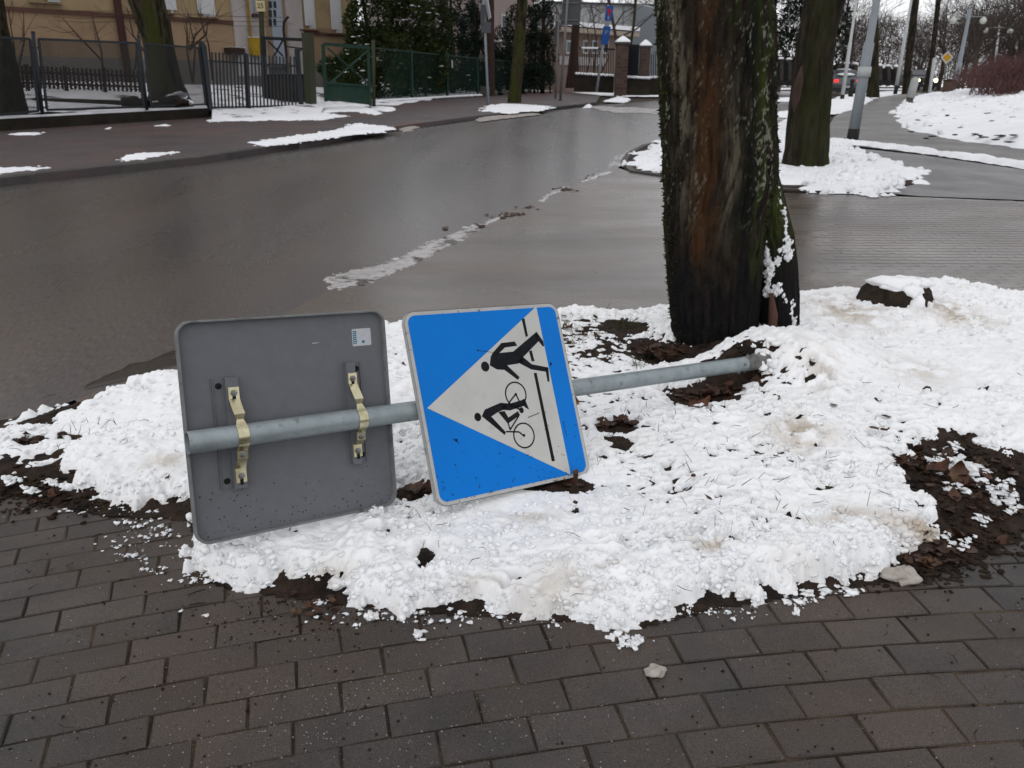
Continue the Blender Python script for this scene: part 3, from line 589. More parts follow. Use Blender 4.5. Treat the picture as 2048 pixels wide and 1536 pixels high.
for h_ in [(1320, 702, 55, 16, .10), (1400, 715, 80, 10, .08), (1470, 768, 60, 18, .10), (1405, 800, 60, 18, .10), (1230, 862, 36, 7, .06), (1255, 652, 44, 14, .07), (1140, 690, 30, 30, .024), (1240, 890, 30, 14, .05), (1100, 968, 90, 10, .07), (850, 1112, 16, 22, .12), (840, 1150, 26, 9, .08), (1790, 935, 16, 7, .035), (1835, 955, 12, 8, .035), (1745, 985, 26, 4, .03), (1640, 990, 25, 8, .04), (820, 985, 40, 25, .05), (300, 1060, 60, 40, .05), (90, 900, 45, 14, .06), (150, 860, 40, 8, .05), (60, 870, 35, 8, .05), (760, 1165, 40, 12, .035), (740, 1190, 40, 12, .04), (720, 1130, 60, 14, .025), (1790, 604, 60, 16, .08), (1860, 1105, 45, 8, .04), (1200, 800, 120, 70, .012), (1250, 640, 110, 45, .022), (1180, 700, 60, 60, .016)]:
    HOLES.append(h_)
def holes(X, Y, e):
    out = np.zeros_like(X); nn = fbm(X * 9, Y * 9, 4, 31)
    for px, py, hw, hh, s_ in HOLES:
        c = G(px, py, .05)[:2]; a = G(px + hw, py, .05)[:2]; b = G(px, py - hh, .05)[:2]
        ax = np.linalg.norm(a - c); by = np.linalg.norm(b - c)
        d = ((X - c[0]) / ax) ** 2 + ((Y - c[1]) / by) ** 2
        out += s_ * (.34 if s_ < .04 else .62) * np.exp(-d * 1.1) * (0.4 + 1.2 * nn)
    thin = sstep(fbm(X * 1.9, Y * 1.9, 3, 42), .42, .60)
    back = np.exp(-(((X - .60) / .75) ** 2 + ((Y - 3.7) / 1.0) ** 2))                       # thin cover behind and right of the blue panel
    band = np.exp(-(((X - .7) / .9) ** 2 + ((Y - 2.55) / .35) ** 2)) * .8
    # small thawed pits over clods and grass
    for sc, sd, p0, rr, dp in ((.075, 41, .18, .22, .040), (.048, 46, .16, .22, .036), (.11, 47, .10, .15, .046)):
        wx = X + (fbm(X * 14, Y * 14, 3, sd + 1) - .5) * sc * 1.1; wy = Y * 1.5 + (fbm(X * 14, Y * 14, 3, sd + 2) - .5) * sc * 1.1
        f = worley(wx / sc, wy / sc, sd); pr = fbm(X * 5.5, Y * 5.5, 2, sd + 3)
        on = sstep(pr, .70 - .36 * back - .12 * thin - .18 * band, .82 - .36 * back - .10 * thin - .18 * band)
        out += dp * on * np.exp(-(f / rr) ** 2.4)
    out += (back * .013 + .001) * np.clip(billow(X * 6, Y * 9, 4, 48) * -1 + .42, 0, 1) * 2.2
    out += np.clip(.07 - e, 0, .07) / .07 * .040 * fbm(X * 26, Y * 26, 4, 49)                 # crumbling rim
    return out
def lumps(X, Y):
    amp = .55 + .9 * sstep(fbm(X * 2.1, Y * 2.1, 3, 63), .35, .65)
    wx = X + (fbm(X * 9, Y * 9, 3, 61) - .5) * .06; wy = Y + (fbm(X * 9, Y * 9, 3, 62) - .5) * .06
    return (fbm(X * 3.1, Y * 3.1, 3, 55) - .5) * .022 + (billow(wx * 7, wy * 8, 5, 52, .62) - .42) * .034 * amp + (bump(wx / .045, wy / .045, 57) - .5) * .008 * amp + (fbm(X * 70, Y * 70, 3, 54) - .5) * .006
def dirt(X, Y, e):
    out = np.zeros_like(X)
    for px, py, hw, hh, s_ in ((1440, 1094, 45, 14, 1.0), (1600, 885, 60, 22, .7), (1690, 650, 60, 26, .7), (1640, 800, 40, 20, .4), (1900, 660, 60, 20, .7), (1830, 780, 60, 18, .4), (1700, 1050, 90, 20, .55), (1180, 1150, 90, 30, .45), (1080, 1180, 50, 20, .4), (960, 1160, 40, 16, .4), (320, 1000, 60, 18, .6), (330, 930, 40, 14, .5), (1060, 1030, 50, 14, .4), (760, 1190, 30, 14, .5), (640, 1130, 60, 16, .4), (1560, 760, 40, 14, .3), (1850, 1060, 50, 12, .7)):
        c = G(px, py, .06)[:2]; a = G(px + hw, py, .06)[:2]; b = G(px, py - hh, .06)[:2]
        out += s_ * np.exp(-(((X - c[0]) / np.linalg.norm(a - c)) ** 2 + ((Y - c[1]) / np.linalg.norm(b - c)) ** 2))
    rim = np.clip(.05 - e, 0, .05) / .05 * .35
    return np.clip((1.25 * out + rim + .04) * sstep(fbm(X * 16, Y * 16, 4, 64), .30, .62), 0, .9)
def clump_pts(V, e, dep):
    r_ = np.random.RandomState(99); near = np.clip((3.3 - V[:, 1]) / 1.3, .10, 1)
    patchy = sstep(fbm(V[:, 0] * 4, V[:, 1] * 4, 3, 91), .36, .60)
    w = (dep > .006) * near * (np.exp(-(np.maximum(e, 0) / .05) ** 2) * 1.8 + .03 + .34 * patchy); w = w / w.sum()
    i = r_.choice(len(V), 7000, p=w); R = (.0022 + .0078 * r_.rand(len(i)) ** 2.6) * (.75 + .5 * patchy[i]) * np.where(V[i, 1] > 3, 1.3, 1.0)
    P = V[i] + r_.normal(size=(len(i), 3)) * np.array([.003, .003, 0]); P[:, 2] += R * r_.uniform(-.60, .15, len(i))
    pe = np.array([1.08089, 3.24747, .17922]); pd_ = np.array([.81157, .57586, -.0987]); Q = pe + pd_ * r_.uniform(-.015, .16, 260)[:, None] + r_.normal(size=(260, 3)) * np.array([.030, .035, .030]); Q[:, 2] -= .012
    return np.concatenate([P, Q]), np.concatenate([R, .008 + .022 * r_.rand(260) ** 1.8])
snowfield('snow', isl_snow, .0062, lambda X, Y: top_z(X, Y) + .004, soil_z, edge=.105, edge_noise=.055, es=5.0, m=MT['snow'], holes=holes, lump=lumps, pow_=.85, fine_edge=.042, dirt=dirt, clump=clump_pts,
          rowstep=lambda y: .0055 if y < 2.9 else .009)

# thin snow dusting and crumbs on the stones by the island
rs = np.random.RandomState(12); mb = MB()
def crumb(px, py, r, z=.006, fl=.6, n=4):
    p = G(px, py, z)
    if z > .01: p[2] = max(p[2], float(soil_z(p[None, 0], p[None, 1])[0]) + .004)
    mb.lump(p + np.array([0, 0, r * fl * .4]), r * rs.uniform(.6, 1.5, 3), rs.randint(9999), n, fl * .6, .8)
for px, py, sx, sy, cnt, r0 in ((300, 1070, 60, 35, 110, .006), (265, 1112, 22, 8, 26, .007), (310, 1140, 18, 6, 14, .006), (840, 1268, 8, 8, 16, .007), (1260, 1285, 22, 12, 22, .010), (1600, 1205, 35, 12, 26, .010), (1660, 1185, 50, 10, 20, .010), (400, 1160, 40, 10, 40, .007), (640, 1205, 14, 6, 9, .008), (1920, 1035, 25, 14, 10, .012), (900, 1235, 260, 14, 120, .006), (1400, 1225, 130, 12, 70, .006), (1880, 1080, 25, 15, 14, .01), (240, 1020, 120, 9, 60, .006), (60, 960, 60, 14, 30, .008)):
    for i in range(int(cnt * 1.0)): crumb(px + rs.normal() * sx * .7, py + rs.normal() * sy * .7, r0 * (.22 + 1.1 * rs.rand() ** 2.5))
def snow_lump(name, px, py, hw, hh, z, m, label, cat, seed, n=12, fl=.6):
    c = G(px, py, z); a = G(px + hw, py, z); r = np.linalg.norm(a[:2] - c[:2]); o = MB(); o.lump((c[0], c[1], z + r * fl * .55), (r, r * .8, r), seed, n, fl, .35)
    return tag(o.build(name, m, None, True), label, cat)
snow_lump('ice_chunk', 1311, 1347, 21, 15, .004, MT['ice'], 'small beige frozen slush chunk alone on the dark paving bricks', 'ice chunk', 3, 12, .45)
snow_lump('snow_lump', 131, 980, 16, 10, .01, MT['snow'], 'small white snow lump lying on mud left of the fallen sign', 'snow lump', 4, 12, .55)
snow_lump('slush_lump', 1800, 1158, 36, 12, .004, MT['ice'], 'beige slush lump sticking out under the snow edge', 'snow lump', 6, 12, .42)
for px, py, r in ((1985, 1000, .016), (1935, 970, .018), (1900, 1000, .014), (2020, 1000, .014), (1960, 1040, .012), (1905, 955, .018), (1890, 1075, .01), (1960, 975, .012), (2010, 985, .014), (1930, 1085, .009), (1870, 950, .014), (1900, 930, .012), (2030, 1020, .01), (60, 985, .012), (30, 960, .012), (110, 965, .010)):
    for i in range(14): crumb(px + rs.normal() * 11, py + rs.normal() * 6, r * rs.uniform(.3, 1.2), .03)
tag(mb.build('snow_crumbs', MT['snow'], None, True), kind='stuff')
snow_lump('snow_ball', 1944, 951, 16, 14, .02, MT['snow'], 'round white snow ball on dark soil beside the brown leaves', 'snow lump', 8, 12, .8)
snow_lump('snow_streak', 1922, 1040, 26, 9, .01, MT['snow'], 'flat elongated scrap of snow on the brown soil below the leaves', 'snow lump', 9, 12, .35)
# road salt and grit
mb = MB()
for i in range(3600):
    px, py = rs.uniform(-60, 2100), 1010 + 600 * rs.rand() ** .8
    if rs.rand() < .55: px = rs.normal() * 330 + 700; py = rs.normal() * 110 + 1400
    if py < 1010 or py > 1640: continue
    p = G(px, py, .0045); r = .0007 + .0021 * rs.rand() ** 5; a = rs.rand() * 6.28
    V = [p + r * np.array([math.cos(a + k * 2.1) * (1 + .4 * rs.rand()), math.sin(a + k * 2.1), 0]) for k in range(3)] + [p + np.array([0, 0, r * 1.3])]
    mb.add(V, [(0, 1, 3), (1, 2, 3), (2, 0, 3)])
tag(mb.build('salt_grit', MT['grit']), kind='stuff')
P = np.array([G(a, b, .02) for a, b in [(1930 + rs.normal() * 70, 1000 + rs.normal() * 60) for _ in range(800)] + [(1840 + rs.normal() * 60, 1130 + rs.normal() * 16) for _ in range(320)] + [(70 + rs.normal() * 90, 985 + rs.normal() * 18) for _ in range(300)] + [(1470 + rs.normal() * 40, 770 + rs.normal() * 14) for _ in range(90)] + [(1330 + rs.normal() * 40, 702 + rs.normal() * 8) for _ in range(90)]])
P[:, 2] = np.maximum(.006, soil_z(P[:, 0], P[:, 1]) + .003)
CV, CF = clumps(P, .002 + .009 * rs.rand(len(P)) ** 2.5, 8, (1.3, 1.1, .6), .8); P = None
tag(mesh_np('soil_clods', CV, CF, MT['soil'], None, True), kind='stuff')
mb = MB()
for i in range(900):
    px, py = rs.uniform(-60, 2100), 1010 + 560 * rs.rand()
    if rs.rand() < .5: px = rs.normal() * 160 + 620; py = rs.normal() * 40 + 1215
    p = G(px, py, .005); r = .0012 + .0035 * rs.rand() ** 2; mb.lump(p, r, i, 3, .5, .5)
tag(mb.build('soil_crumbs', MT['soil']), kind='stuff')
# ------------------------------------------------------------------ the knocked-over road sign
A = np.array([-.83772749, 1.88607081, .41257039]); B = np.array([1.08089428, 3.24746687, .17922129])
d = nrm(B - A)
C1 = np.array([-.6093512, 2.08910807, .38766012]); v1 = nrm([-.05817913, .24775287, .96707482]); n1 = np.cross(d, v1)
C2 = np.array([-.04826311, 2.41860979, .32748524]); v2 = nrm([-.19403116, .42499691, .8841547]); n2 = np.cross(d, v2)
sign = root('fallen_road_sign', (B[0], B[1], .12), 'knocked over galvanised post with grey backed and blue crossing panels lying on the snow', 'road sign')
# post: an open tube
mb = MB(); R_o, R_i = .0302, .0270; L_ = np.linalg.norm(B - A); e0 = nrm(np.cross(d, (0, 0, 1.0))); e1 = np.cross(e0, d); N = 40
def circ(c, r): return [c + r * (math.cos(2 * math.pi * k / N) * e0 + math.sin(2 * math.pi * k / N) * e1) for k in range(N)]
pts = [circ(A, R_i * .98), circ(A + d * .25, R_i), ]
V = circ(A + d * .25, R_i) + circ(A, R_i) + circ(A - d * .001, R_o - .0008) + circ(A + d * .001, R_o) + circ(A + d * .7, R_o) + circ(A + d * 1.4, R_o) + circ(B, R_o) + circ(B, R_i) + circ(B - d * .2, R_i)
F = [(i * N + k, i * N + (k + 1) % N, (i + 1) * N + (k + 1) % N, (i + 1) * N + k) for i in range(8) for k in range(N)] + [tuple(range(N))]
mb.add(V, F); mb.build('pole', MT['galv'], sign, auto=.6)
mb = MB(); mb.tube([B - d * .14, B - d * .05, B + d * .01], [.0312, .0325, .0318], 20)
for i in range(26):
    a = random.uniform(0, 6.28); q = B - d * random.uniform(-.0, .2) + .031 * (math.cos(a) * e0 + math.sin(a) * e1); mb.lump(q, random.uniform(.004, .012), i, 4, .8, .6)
mb.build('broken_end', MT['galv_old'], sign, True)
def rrect(h, r, n=6, w=None):
    w = h if w is None else w; out = []
    for cx, cy, a0 in ((w - r, h - r, 0), (-w + r, h - r, 90), (-w + r, -h + r, 180), (w - r, -h + r, 270)):
        for k in range(n + 1):
            a = math.radians(a0 + 90 * k / n); out.append((cx + r * math.cos(a), cy + r * math.sin(a)))
    return out
def panel(C, v, n, back, bent=0.0):
    """pressed plate: thin sheet and a folded rim standing up on its back side; n points at the photographer"""
    S = 1 if back else -1           # side the rim folds to
    o = C.copy(); mb = MB(); mb.prism(rrect(.2985, .038), o, d, v, n * S, .0016)
    pl = mb.build('sign_panel', MT['plate_back'] if back else MT['sign_edge'], sign, auto=.5)
    q = MB(); P0, P1 = rrect(.300, .040, 8), rrect(.2965, .0365, 8); m = len(P0)
    prof = [(P0, 0), (P0, .017), (rrect(.2985, .0385, 8), .0195), (rrect(.2945, .0345, 8), .0195), (rrect(.293, .033, 8), .017), (rrect(.2925, .0325, 8), .001)]
    V = []
    for pp, z in prof: V += [o + d * a + v * b + n * S * z for a, b in pp]
    F = [(i * m + k, i * m + (k + 1) % m, (i + 1) * m + (k + 1) % m, (i + 1) * m + k) for i in range(len(prof) - 1) for k in range(m)]
    q.add(V, F); q.build('folded_rim', MT['plate_rim'] if back else MT['sign_edge'], pl, auto=.7)
    return pl
OFF1 = -.031
o1 = C1 + n1 * -.022
p1 = panel(o1, v1, n1, True); p1['label'] = 'grey painted back of a square panel with a folded rim'
o2 = C2 + n2 * .028
p2 = panel(o2, v2, n2, False); p2['label'] = 'blue and white pedestrian and cyclist crossing panel'
# --- pictogram of the crossing panel (millimetres on the plate)
mm = .001
def flat(name, polys, z, t, m, par):
    mb = MB()
    for pl in polys: mb.prism([(a * mm, b * mm) for a, b in pl], o2, d, v2, n2, z + t) if z == 0 else mb.prism([(a * mm, b * mm) for a, b in pl], o2 + n2 * z, d, v2, n2, t)
    return mb.build(name, m, par)
flat('blue_field', [[(a / mm, b / mm) for a, b in rrect(.287, .026)]], .0003, .0005, MT['sign_blue'], p2)
flat('white_triangle', [[(-275, 0), (214, -288), (209, 291)]], .0009, .0004, MT['sign_white'], p2)
flat('crossing_line', [[(138, 251), (150, 253), (150, 192), (140, 189)], [(142, 141), (154, 143), (157, 105), (145, 106)], [(144, 66), (156, 66), (160, -233), (147, -232)]], .0014, .0003, MT['sign_black'], p2)
def disc(cx, cy, rx, ry, n=24): return [(cx + rx * math.cos(2 * math.pi * k / n), cy + ry * math.sin(2 * math.pi * k / n)) for k in range(n)]
def thick(a, b, w):
    a, b = np.array(a, float), np.array(b, float); e = nrm(b - a); g = np.array([-e[1], e[0]]) * w / 2
    return [tuple(a - g), tuple(b - g), tuple(b + g), tuple(a + g)]
ped = [disc(-41, 106, 15.5, 16.5),
       [(-23, 108), (-13, 136), (-3, 147), (6, 147), (23, 145), (84, 145), (112, 125), (112, 108), (85, 103), (43, 102), (30, 88), (2, 92)],   # trunk
       [(-3, 147), (38, 177), (92, 178), (99, 163), (49, 161), (23, 145), (6, 140)],                   # arm
       [(30, 88), (43, 103), (84, 58), (75, 50)],                                                    # arm
       [(80, 146), (189, 204), (191, 172), (112, 122), (95, 120)], [(189, 204), (209, 170), (209, 152), (203, 152), (189, 172), (178, 190)],
       [(84, 110), (112, 125), (143, 96), (209, 79), (201, 64), (137, 79)], [(195, 79), (209, 79), (202, 31), (194, 31)]]
flat('pedestrian_pictogram', ped, .0014, .0003, MT['sign_black'], p2)
cyc = [disc(-104, -50, 12.5, 13.5),
       [(-89, -50), (-73, -30), (-9, -16), (14, -24), (8, -38), (-25, -44), (-54, -55)],
       [(-89, -50), (-54, -55), (-10, -112), (-17, -120), (-84, -54)],
       [(-9, -16), (26, -23), (86, -16), (86, -34), (76, -38), (21, -45), (-4, -40)], [(80, -14), (88, -16), (97, -52), (84, -44), (76, -34)],
       [(-25, -44), (0, -44), (10, -67), (51, -51), (57, -65), (3, -86)], disc(66, -50, 9, 10, 16),
       thick((56, 5), (20, -22), 5), thick((56, 5), (66, -26), 5), thick((22, -24), (66, -50), 6), thick((8, -106), (52, -66), 5), thick((-9, -110), (40, -118), 5), thick((40, -118), (56, -134), 5), thick((5, -84), (8, -108), 5)]
flat('cyclist_pictogram', cyc, .0014, .0003, MT['sign_black'], p2)
for cx, cy in ((56, 4), (57, -132)): mb = MB(); mb.ring(o2 + n2 * .0014 + d * cx * mm + v2 * cy * mm, (d, v2, n2), .0375, .0425, .0003, 40, 1.0); mb.prism([(a * mm, b * mm) for a, b in disc(cx, cy, 5, 5, 12)], o2 + n2 * .0014, d, v2, n2, .0003); mb.build('bicycle_wheel', MT['sign_black'], p2)
# scratches and scuffs on the plate
SCR = [thick((-55, 160), (2, 148), 1.2), thick((-60, 161), (-54, 160), 4), thick((85, -77), (135, -68), 2.2), thick((150, -70), (165, -68), 1.2), disc(-196, -110, 5, 4, 8), thick((-205, -104), (-188, -122), 1.5), disc(222, 90, 4, 6, 8), thick((226, -110), (228, -160), .9)]
for q_ in SCR: flat('scratch', [q_], .0018, .0002, MT['sign_black'], p2)
# --- mounting hardware on the grey back
def loc1(u, v, n): return o1 + d * u + v1 * v + n1 * n
Z1 = .022                            # height of the pole axis over the plate is about this plus the hat rail
ax_n = .022 + .0                     # pole axis measured from the plate along n1
ax_v = float(np.dot(A - C1, v1)); ax_n = float(np.dot(A - o1, n1))
def hat_rail(u_web, u_fl, vt, vb):
    t = .0022; hgt = max(.012, ax_n - R_o - .0005); w = .034 if u_fl < u_web else .028
    mb = MB(); vc, vl = (vt + vb) / 2, vt - vb
    ua, ub = u_web - w / 2, u_web + w / 2
    mb.box(loc1(u_web, vc, hgt - t / 2), (w, vl, t), (d, v1, n1))
    mb.box(loc1(ua + t / 2, vc, hgt / 2 - t / 2), (t, vl, hgt - t), (d, v1, n1)); mb.box(loc1(ub - t / 2, vc, hgt / 2 - t / 2), (t, vl, hgt - t), (d, v1, n1))
    s_ = -1 if u_fl < u_web else 1; e_ = ua if s_ < 0 else ub; fw = abs(u_fl - e_)
    mb.box(loc1(e_ + s_ * fw / 2, vc, t / 2 + .0017), (fw, vl, t), (d, v1, n1)); mb.box(loc1(e_ + s_ * (fw - t / 2), vc, .005), (t, vl * .995, .007), (d, v1, n1))
    rl = mb.build('mounting_rail', MT['plate_back'], p1)
    for vv in (vt - .022, vb + .022):
        q = MB(); q.lathe(loc1(e_ + s_ * fw * .45, vv, .004), [(.0085, 0), (.0085, .0015), (.005, .003), (.005, .005)], 14, (d, v1, n1)); q.build('rivet', MT['dark'], rl)
    return rl, hgt
def strap(u, w, hgt, vts, rail, lower):
    """bent clamp strip across the post"""
    r = R_o + .001; prof = []
    n0 = hgt + .0008
    prof += [(vts[0] + .016, n0), (vts[0] - .016, n0), (vts[0] - .034, n0 + .014), (ax_v + .058, ax_n + .006), (ax_v + .044, ax_n + .004)]
    for k in range(9):
        a = math.radians(62 - 124 * k / 8); prof.append((ax_v + math.sin(a) * (r), ax_n + math.cos(a) * r))
    prof += [(ax_v - .040, ax_n + .002), (ax_v - .062, ax_n + .0), (ax_v - .076, n0 + .012), (vts[-1] + .022, n0), (vts[-1] - .018, n0)]
    pts = np.array(prof); mb = MB(); t = .0028; V = []
    for i in range(len(pts)):
        tn = nrm(np.r_[pts[min(i + 1, len(pts) - 1)] - pts[max(i - 1, 0)], 0])[:2]; nn = np.array([tn[1], -tn[0]])
        if nn[1] < 0: nn = -nn
        ww = w * (.62 if 4 <= i <= 4 else 1.0)
        for su_ in (-.5, .5):
            for q in (0, t): V.append(loc1(u + su_ * ww, pts[i][0] + nn[0] * q, pts[i][1] + nn[1] * q))
    F = []
    for i in range(len(pts) - 1):
        a, b = 4 * i, 4 * i + 4
        F += [(a + 1, a + 3, b + 3, b + 1), (a, b, b + 2, a + 2), (a, a + 1, b + 1, b), (a + 2, b + 2, b + 3, a + 3)]
    F += [(0, 2, 3, 1), (len(V) - 4, len(V) - 3, len(V) - 1, len(V) - 2)]
    mb.add(V, F); st = mb.build('pole_clamp', MT['zinc_gold'], p1, auto=.5)
    ns = [n0 + .003, n0 + .003, ax_n + .004]
    for vv, nn in zip((vts[0], vts[-1], ax_v - .052), ns):
        q = MB(); q.lathe(loc1(u, vv, nn), [(.0095, 0), (.0095, .0016), (.0072, .0017), (.0072, .0075), (.0042, .0078), (.0042, .0125), (.0036, .0135)], 6, (d, v1, n1)); q.build('bolt', MT['steel'], st)
        if nn == ns[0]:
            q = MB(); q.prism(rrect(.010, .0045, 5, .0046), loc1(u, vv - .015, nn + .0003), d, v1, n1, .0004); q.build('slot', MT['dark'], st)
rl, hg = hat_rail(-.170, -.219, .143, -.162); strap(-.168, .029, hg, (.100, -.128), rl, True)
rl, hg = hat_rail(.176, .213, .152, -.152); strap(.178, .027, hg, (.104, -.112), rl, False)
mb = MB(); mb.prism(rrect(.0255, .003, 3, .0302), loc1(.227, .222, .0017), d, v1, n1, .0004); stk = mb.build('sticker', MT['sticker'], p1)
mb = MB(); mb.prism([(-.028, -.019), (-.017, -.019), (-.0165, .020), (-.0275, .020)], loc1(.227, .222, .0022), d, v1, n1, .0002)
mb.prism([(.0, -.018), (.009, -.018), (.009, -.010), (.0, -.010)], loc1(.227, .222, .0022), d, v1, n1, .0002); mb.build('sticker_print', MT['sticker_blue'], stk)
mb = MB()
for k in range(6): mb.prism([(-.0262, -.016 + k * .006), (-.0185, -.016 + k * .006), (-.0185, -.0145 + k * .006), (-.0262, -.0135 + k * .006)], loc1(.227, .222, .0025), d, v1, n1, .0001)
mb.build('sticker_letters', MT['sticker'], stk)
mb = MB(); mb.prism([(-.012, -.001), (.011, .0), (.008, .0016), (-.010, .0012)], loc1(.083, .215, .0017), d, v1, n1, .0002); mb.build('scratch', MT['sticker'], p1)
# clamps behind the blue panel
ax2 = float(np.dot(A - o2, n2)); av2 = float(np.dot(A - C2, v2))
for u in (-.20, .20):
    mb = MB(); mb.box(o2 + d * u + v2 * 0 + n2 * (-.011), (.04, .30, .018), (d, v2, n2)); mb.build('mounting_rail', MT['galv_old'], p2)
    mb = MB(); cc = o2 + d * u + v2 * av2 + n2 * ax2
    mb.ring(cc - d * .014, (v2, n2, d), R_o + .0006, R_o + .004, .028, 28); mb.build('pole_clamp', MT['zinc_gold'], p2)

rs = np.random.RandomState(33); mb = MB(); mb1 = MB()
for i in range(90):
    q = disc(rs.uniform(-285, 285), -290 + 190 * rs.rand() ** 2.2, rs.uniform(.5, 2.6), rs.uniform(.5, 2.6), 7); mb.prism([(a * mm, b * mm) for a, b in q], o2 + n2 * .0019, d, v2, n2, .0002)
for i in range(110):
    u, v = rs.uniform(-.285, .285), -.285 + .12 * rs.rand() ** 2; q = disc(0, 0, rs.uniform(.6, 3.0), rs.uniform(.6, 2.2), 7); mb1.prism([(a * mm, b * mm) for a, b in q], loc1(u, v, .0018), d, v1, n1, .0002)
tag(mb.build('mud_specks', MT['soil'], p2), kind='stuff'); tag(mb1.build('mud_specks', MT['soil'], p1), kind='stuff')
# ------------------------------------------------------------------ trees
def trunk_surface(rings, nseg, zs, rad_fn, name, m, parent, attrs_fn=None, rough=.02):
    """rings: list of (z, cx, cy, r); interpolated at zs; rad_fn(theta, z) multiplies the radius"""
    R = np.array(rings); th = np.linspace(0, 2 * math.pi, nseg, endpoint=False)
    T, Zg = np.meshgrid(th, zs); cx = np.interp(Zg, R[:, 0], R[:, 1]); cy = np.interp(Zg, R[:, 0], R[:, 2]); r = np.interp(Zg, R[:, 0], R[:, 3])
    r = r * rad_fn(T, Zg)
    V = np.stack([cx + r * np.cos(T), cy + r * np.sin(T), Zg], -1).reshape(-1, 3)
    k = np.arange(nseg); i = np.arange(len(zs) - 1)[:, None] * nseg
    F = np.stack([i + k, i + (k + 1) % nseg, i + nseg + (k + 1) % nseg, i + nseg + k], -1).reshape(-1, 4)
    at_ = attrs_fn(T, Zg, V) if attrs_fn else None
    return mesh_np(name, V, F, m, parent, True, {k_: v_.ravel() for k_, v_ in at_.items()} if at_ else None)
def tnoise(T, Z, ft, fz, o=4, s=0):
    """noise that wraps round a trunk"""
    x = np.cos(T) * ft; y = np.sin(T) * ft
    return .5 * (fbm(x + 31, Z * fz + y * .7, o, s) + fbm(y - 17, Z * fz - x * .7 + 50, o, s + 40))
def ridges(T, Z, n, fz, s=0, amp=1.0):
    w = T / (2 * math.pi) * n + (tnoise(T, Z, 1.6, 2.2, 3, s) - .5) * 3.0 + (tnoise(T, Z, 5, 7, 2, s + 9) - .5) * .9
    wi = np.floor(w); brk = _h(np.mod(wi, n), np.floor(Z * fz + _h(np.mod(wi, n), wi * 0, s) * 3), s + 3)
    return (1 - np.abs(2 * (w - wi) - 1)) ** .6 * (.6 + .4 * brk)

# --- the big street tree: outline measured in the photograph
YT = 3.92
big = root('street_tree', (1.05, YT, .05), 'thick old trunk with moss, lichen and orange bark behind the end of the fallen pole', 'tree')
outl = [(705, 1352, 1512), (660, 1342, 1516), (600, 1337, 1519), (550, 1332, 1523), (450, 1325, 1532), (400, 1323, 1543), (350, 1322, 1556), (250, 1319, 1553), (120, 1314, 1553), (0, 1309, 1551), (-150, 1300, 1552), (-420, 1290, 1560)]
rings = []
for py, xl, xr in outl:
    a, b = at(xl, py, YT), at(xr, py, YT); rings.append(((a[2] + b[2]) / 2, (a[0] + b[0]) / 2, YT, (b[0] - a[0]) / 2 * .985))
rings = [(-.1, rings[0][1], YT, rings[0][3] * 1.02)] + rings + [(4.6, rings[-1][1] + .12, YT + .15, .26)]
def r_big(T, Z):
    rg = ridges(T, Z, 30, 7.0, 3); rg2 = ridges(T, Z, 61, 14.0, 8)
    return .965 + .070 * (rg - .5) + .034 * (rg2 - .5) + .040 * (tnoise(T, Z, 16, 18, 4, 7) - .5) + .016 * (tnoise(T, Z, 40, 55, 2, 17) - .5) + .085 * (tnoise(T, Z, 2.2, 2.4, 3, 5) - .5) + .035 * (tnoise(T, Z, 9, 12, 3, 6) - .5) - .035 * np.exp(-((T - 5.16) / .07) ** 2) * sstep(Z, 2.2, .3)
def a_big(T, Z, V):
    # T measured from +x; the photographer is near angle -pi/2 + something; t=0 at the middle of the visible side, positive to the right
    t = (T - (1.5 * math.pi - .27) + math.pi) % (2 * math.pi) - math.pi; t = t + (tnoise(T, Z, 3, 3, 3, 71) - .5) * .5
    n1_ = tnoise(T, Z, 6, 3.5, 4, 72); n2_ = tnoise(T, Z, 30, 22, 4, 73); n3_ = tnoise(T, Z, 12, 9, 4, 74)
    orange = 1.15 * np.exp(-((t + .17) / .27) ** 2) * sstep(Z, .42, .60) * sstep(n1_, .22, .46) * (1 - .75 * sstep(Z, 1.25, 1.5)) + .8 * np.exp(-((t - .0) / .3) ** 2) * sstep(Z, 1.30, 1.55) * sstep(n1_, .44, .60)
    lich = (np.exp(-((t + .62) / .16) ** 2) * sstep(Z, .55, 1.1) * 1.2 + np.exp(-((t - .30) / .15) ** 2) * sstep(Z, .5, .8) * .8 * sstep(1.5 - Z, 0, .4) + np.exp(-((t - .66) / .09) ** 2 - ((Z - 1.12) / .14) ** 2) * .9) * sstep(n2_ * .5 + n3_ * .5, .42, .60)
    dark_ = np.clip(.9 * np.exp(-((t + .98) / .20) ** 2) + np.exp(-((t - .62) / .22) ** 2) * sstep(Z, .3, .6) * sstep(1.75 - Z, -.1, .3), 0, 1) * sstep(n3_, .36, .56)
    moss = (np.exp(-((t - .95) / .35) ** 2) * 1.0 + np.exp(-((t + 1.25) / .22) ** 2) * .8 + .55 * np.exp(-((t - .55) / .3) ** 2) * sstep(Z, 1.3, 1.7)) * sstep(n3_, .42, .62) * sstep(Z, .14, .45)
    wet = sstep(.50 + (n1_ - .5) * .5 - Z, -.06, .16)
    flk = sstep(tnoise(T, Z, 32, 60, 4, 75) + .5 * (n1_ - .5), .62, .68) * (.35 + .65 * sstep(np.abs(t), .2, .9)) * sstep(Z, .55, .9) * .8
    return dict(orange=np.clip(orange * sstep(n2_ * .5 + n3_ * .5, .32, .54), 0, .9), lichen=np.clip(lich, 0, .85), dark=np.clip(dark_, 0, .9), moss=np.clip(moss, 0, .9), wet=np.clip(wet * (.55 + .5 * sstep(tnoise(T, Z, 9, 4, 4, 77), .35, .6)), 0, .95), flecks=np.clip(flk, 0, .8))
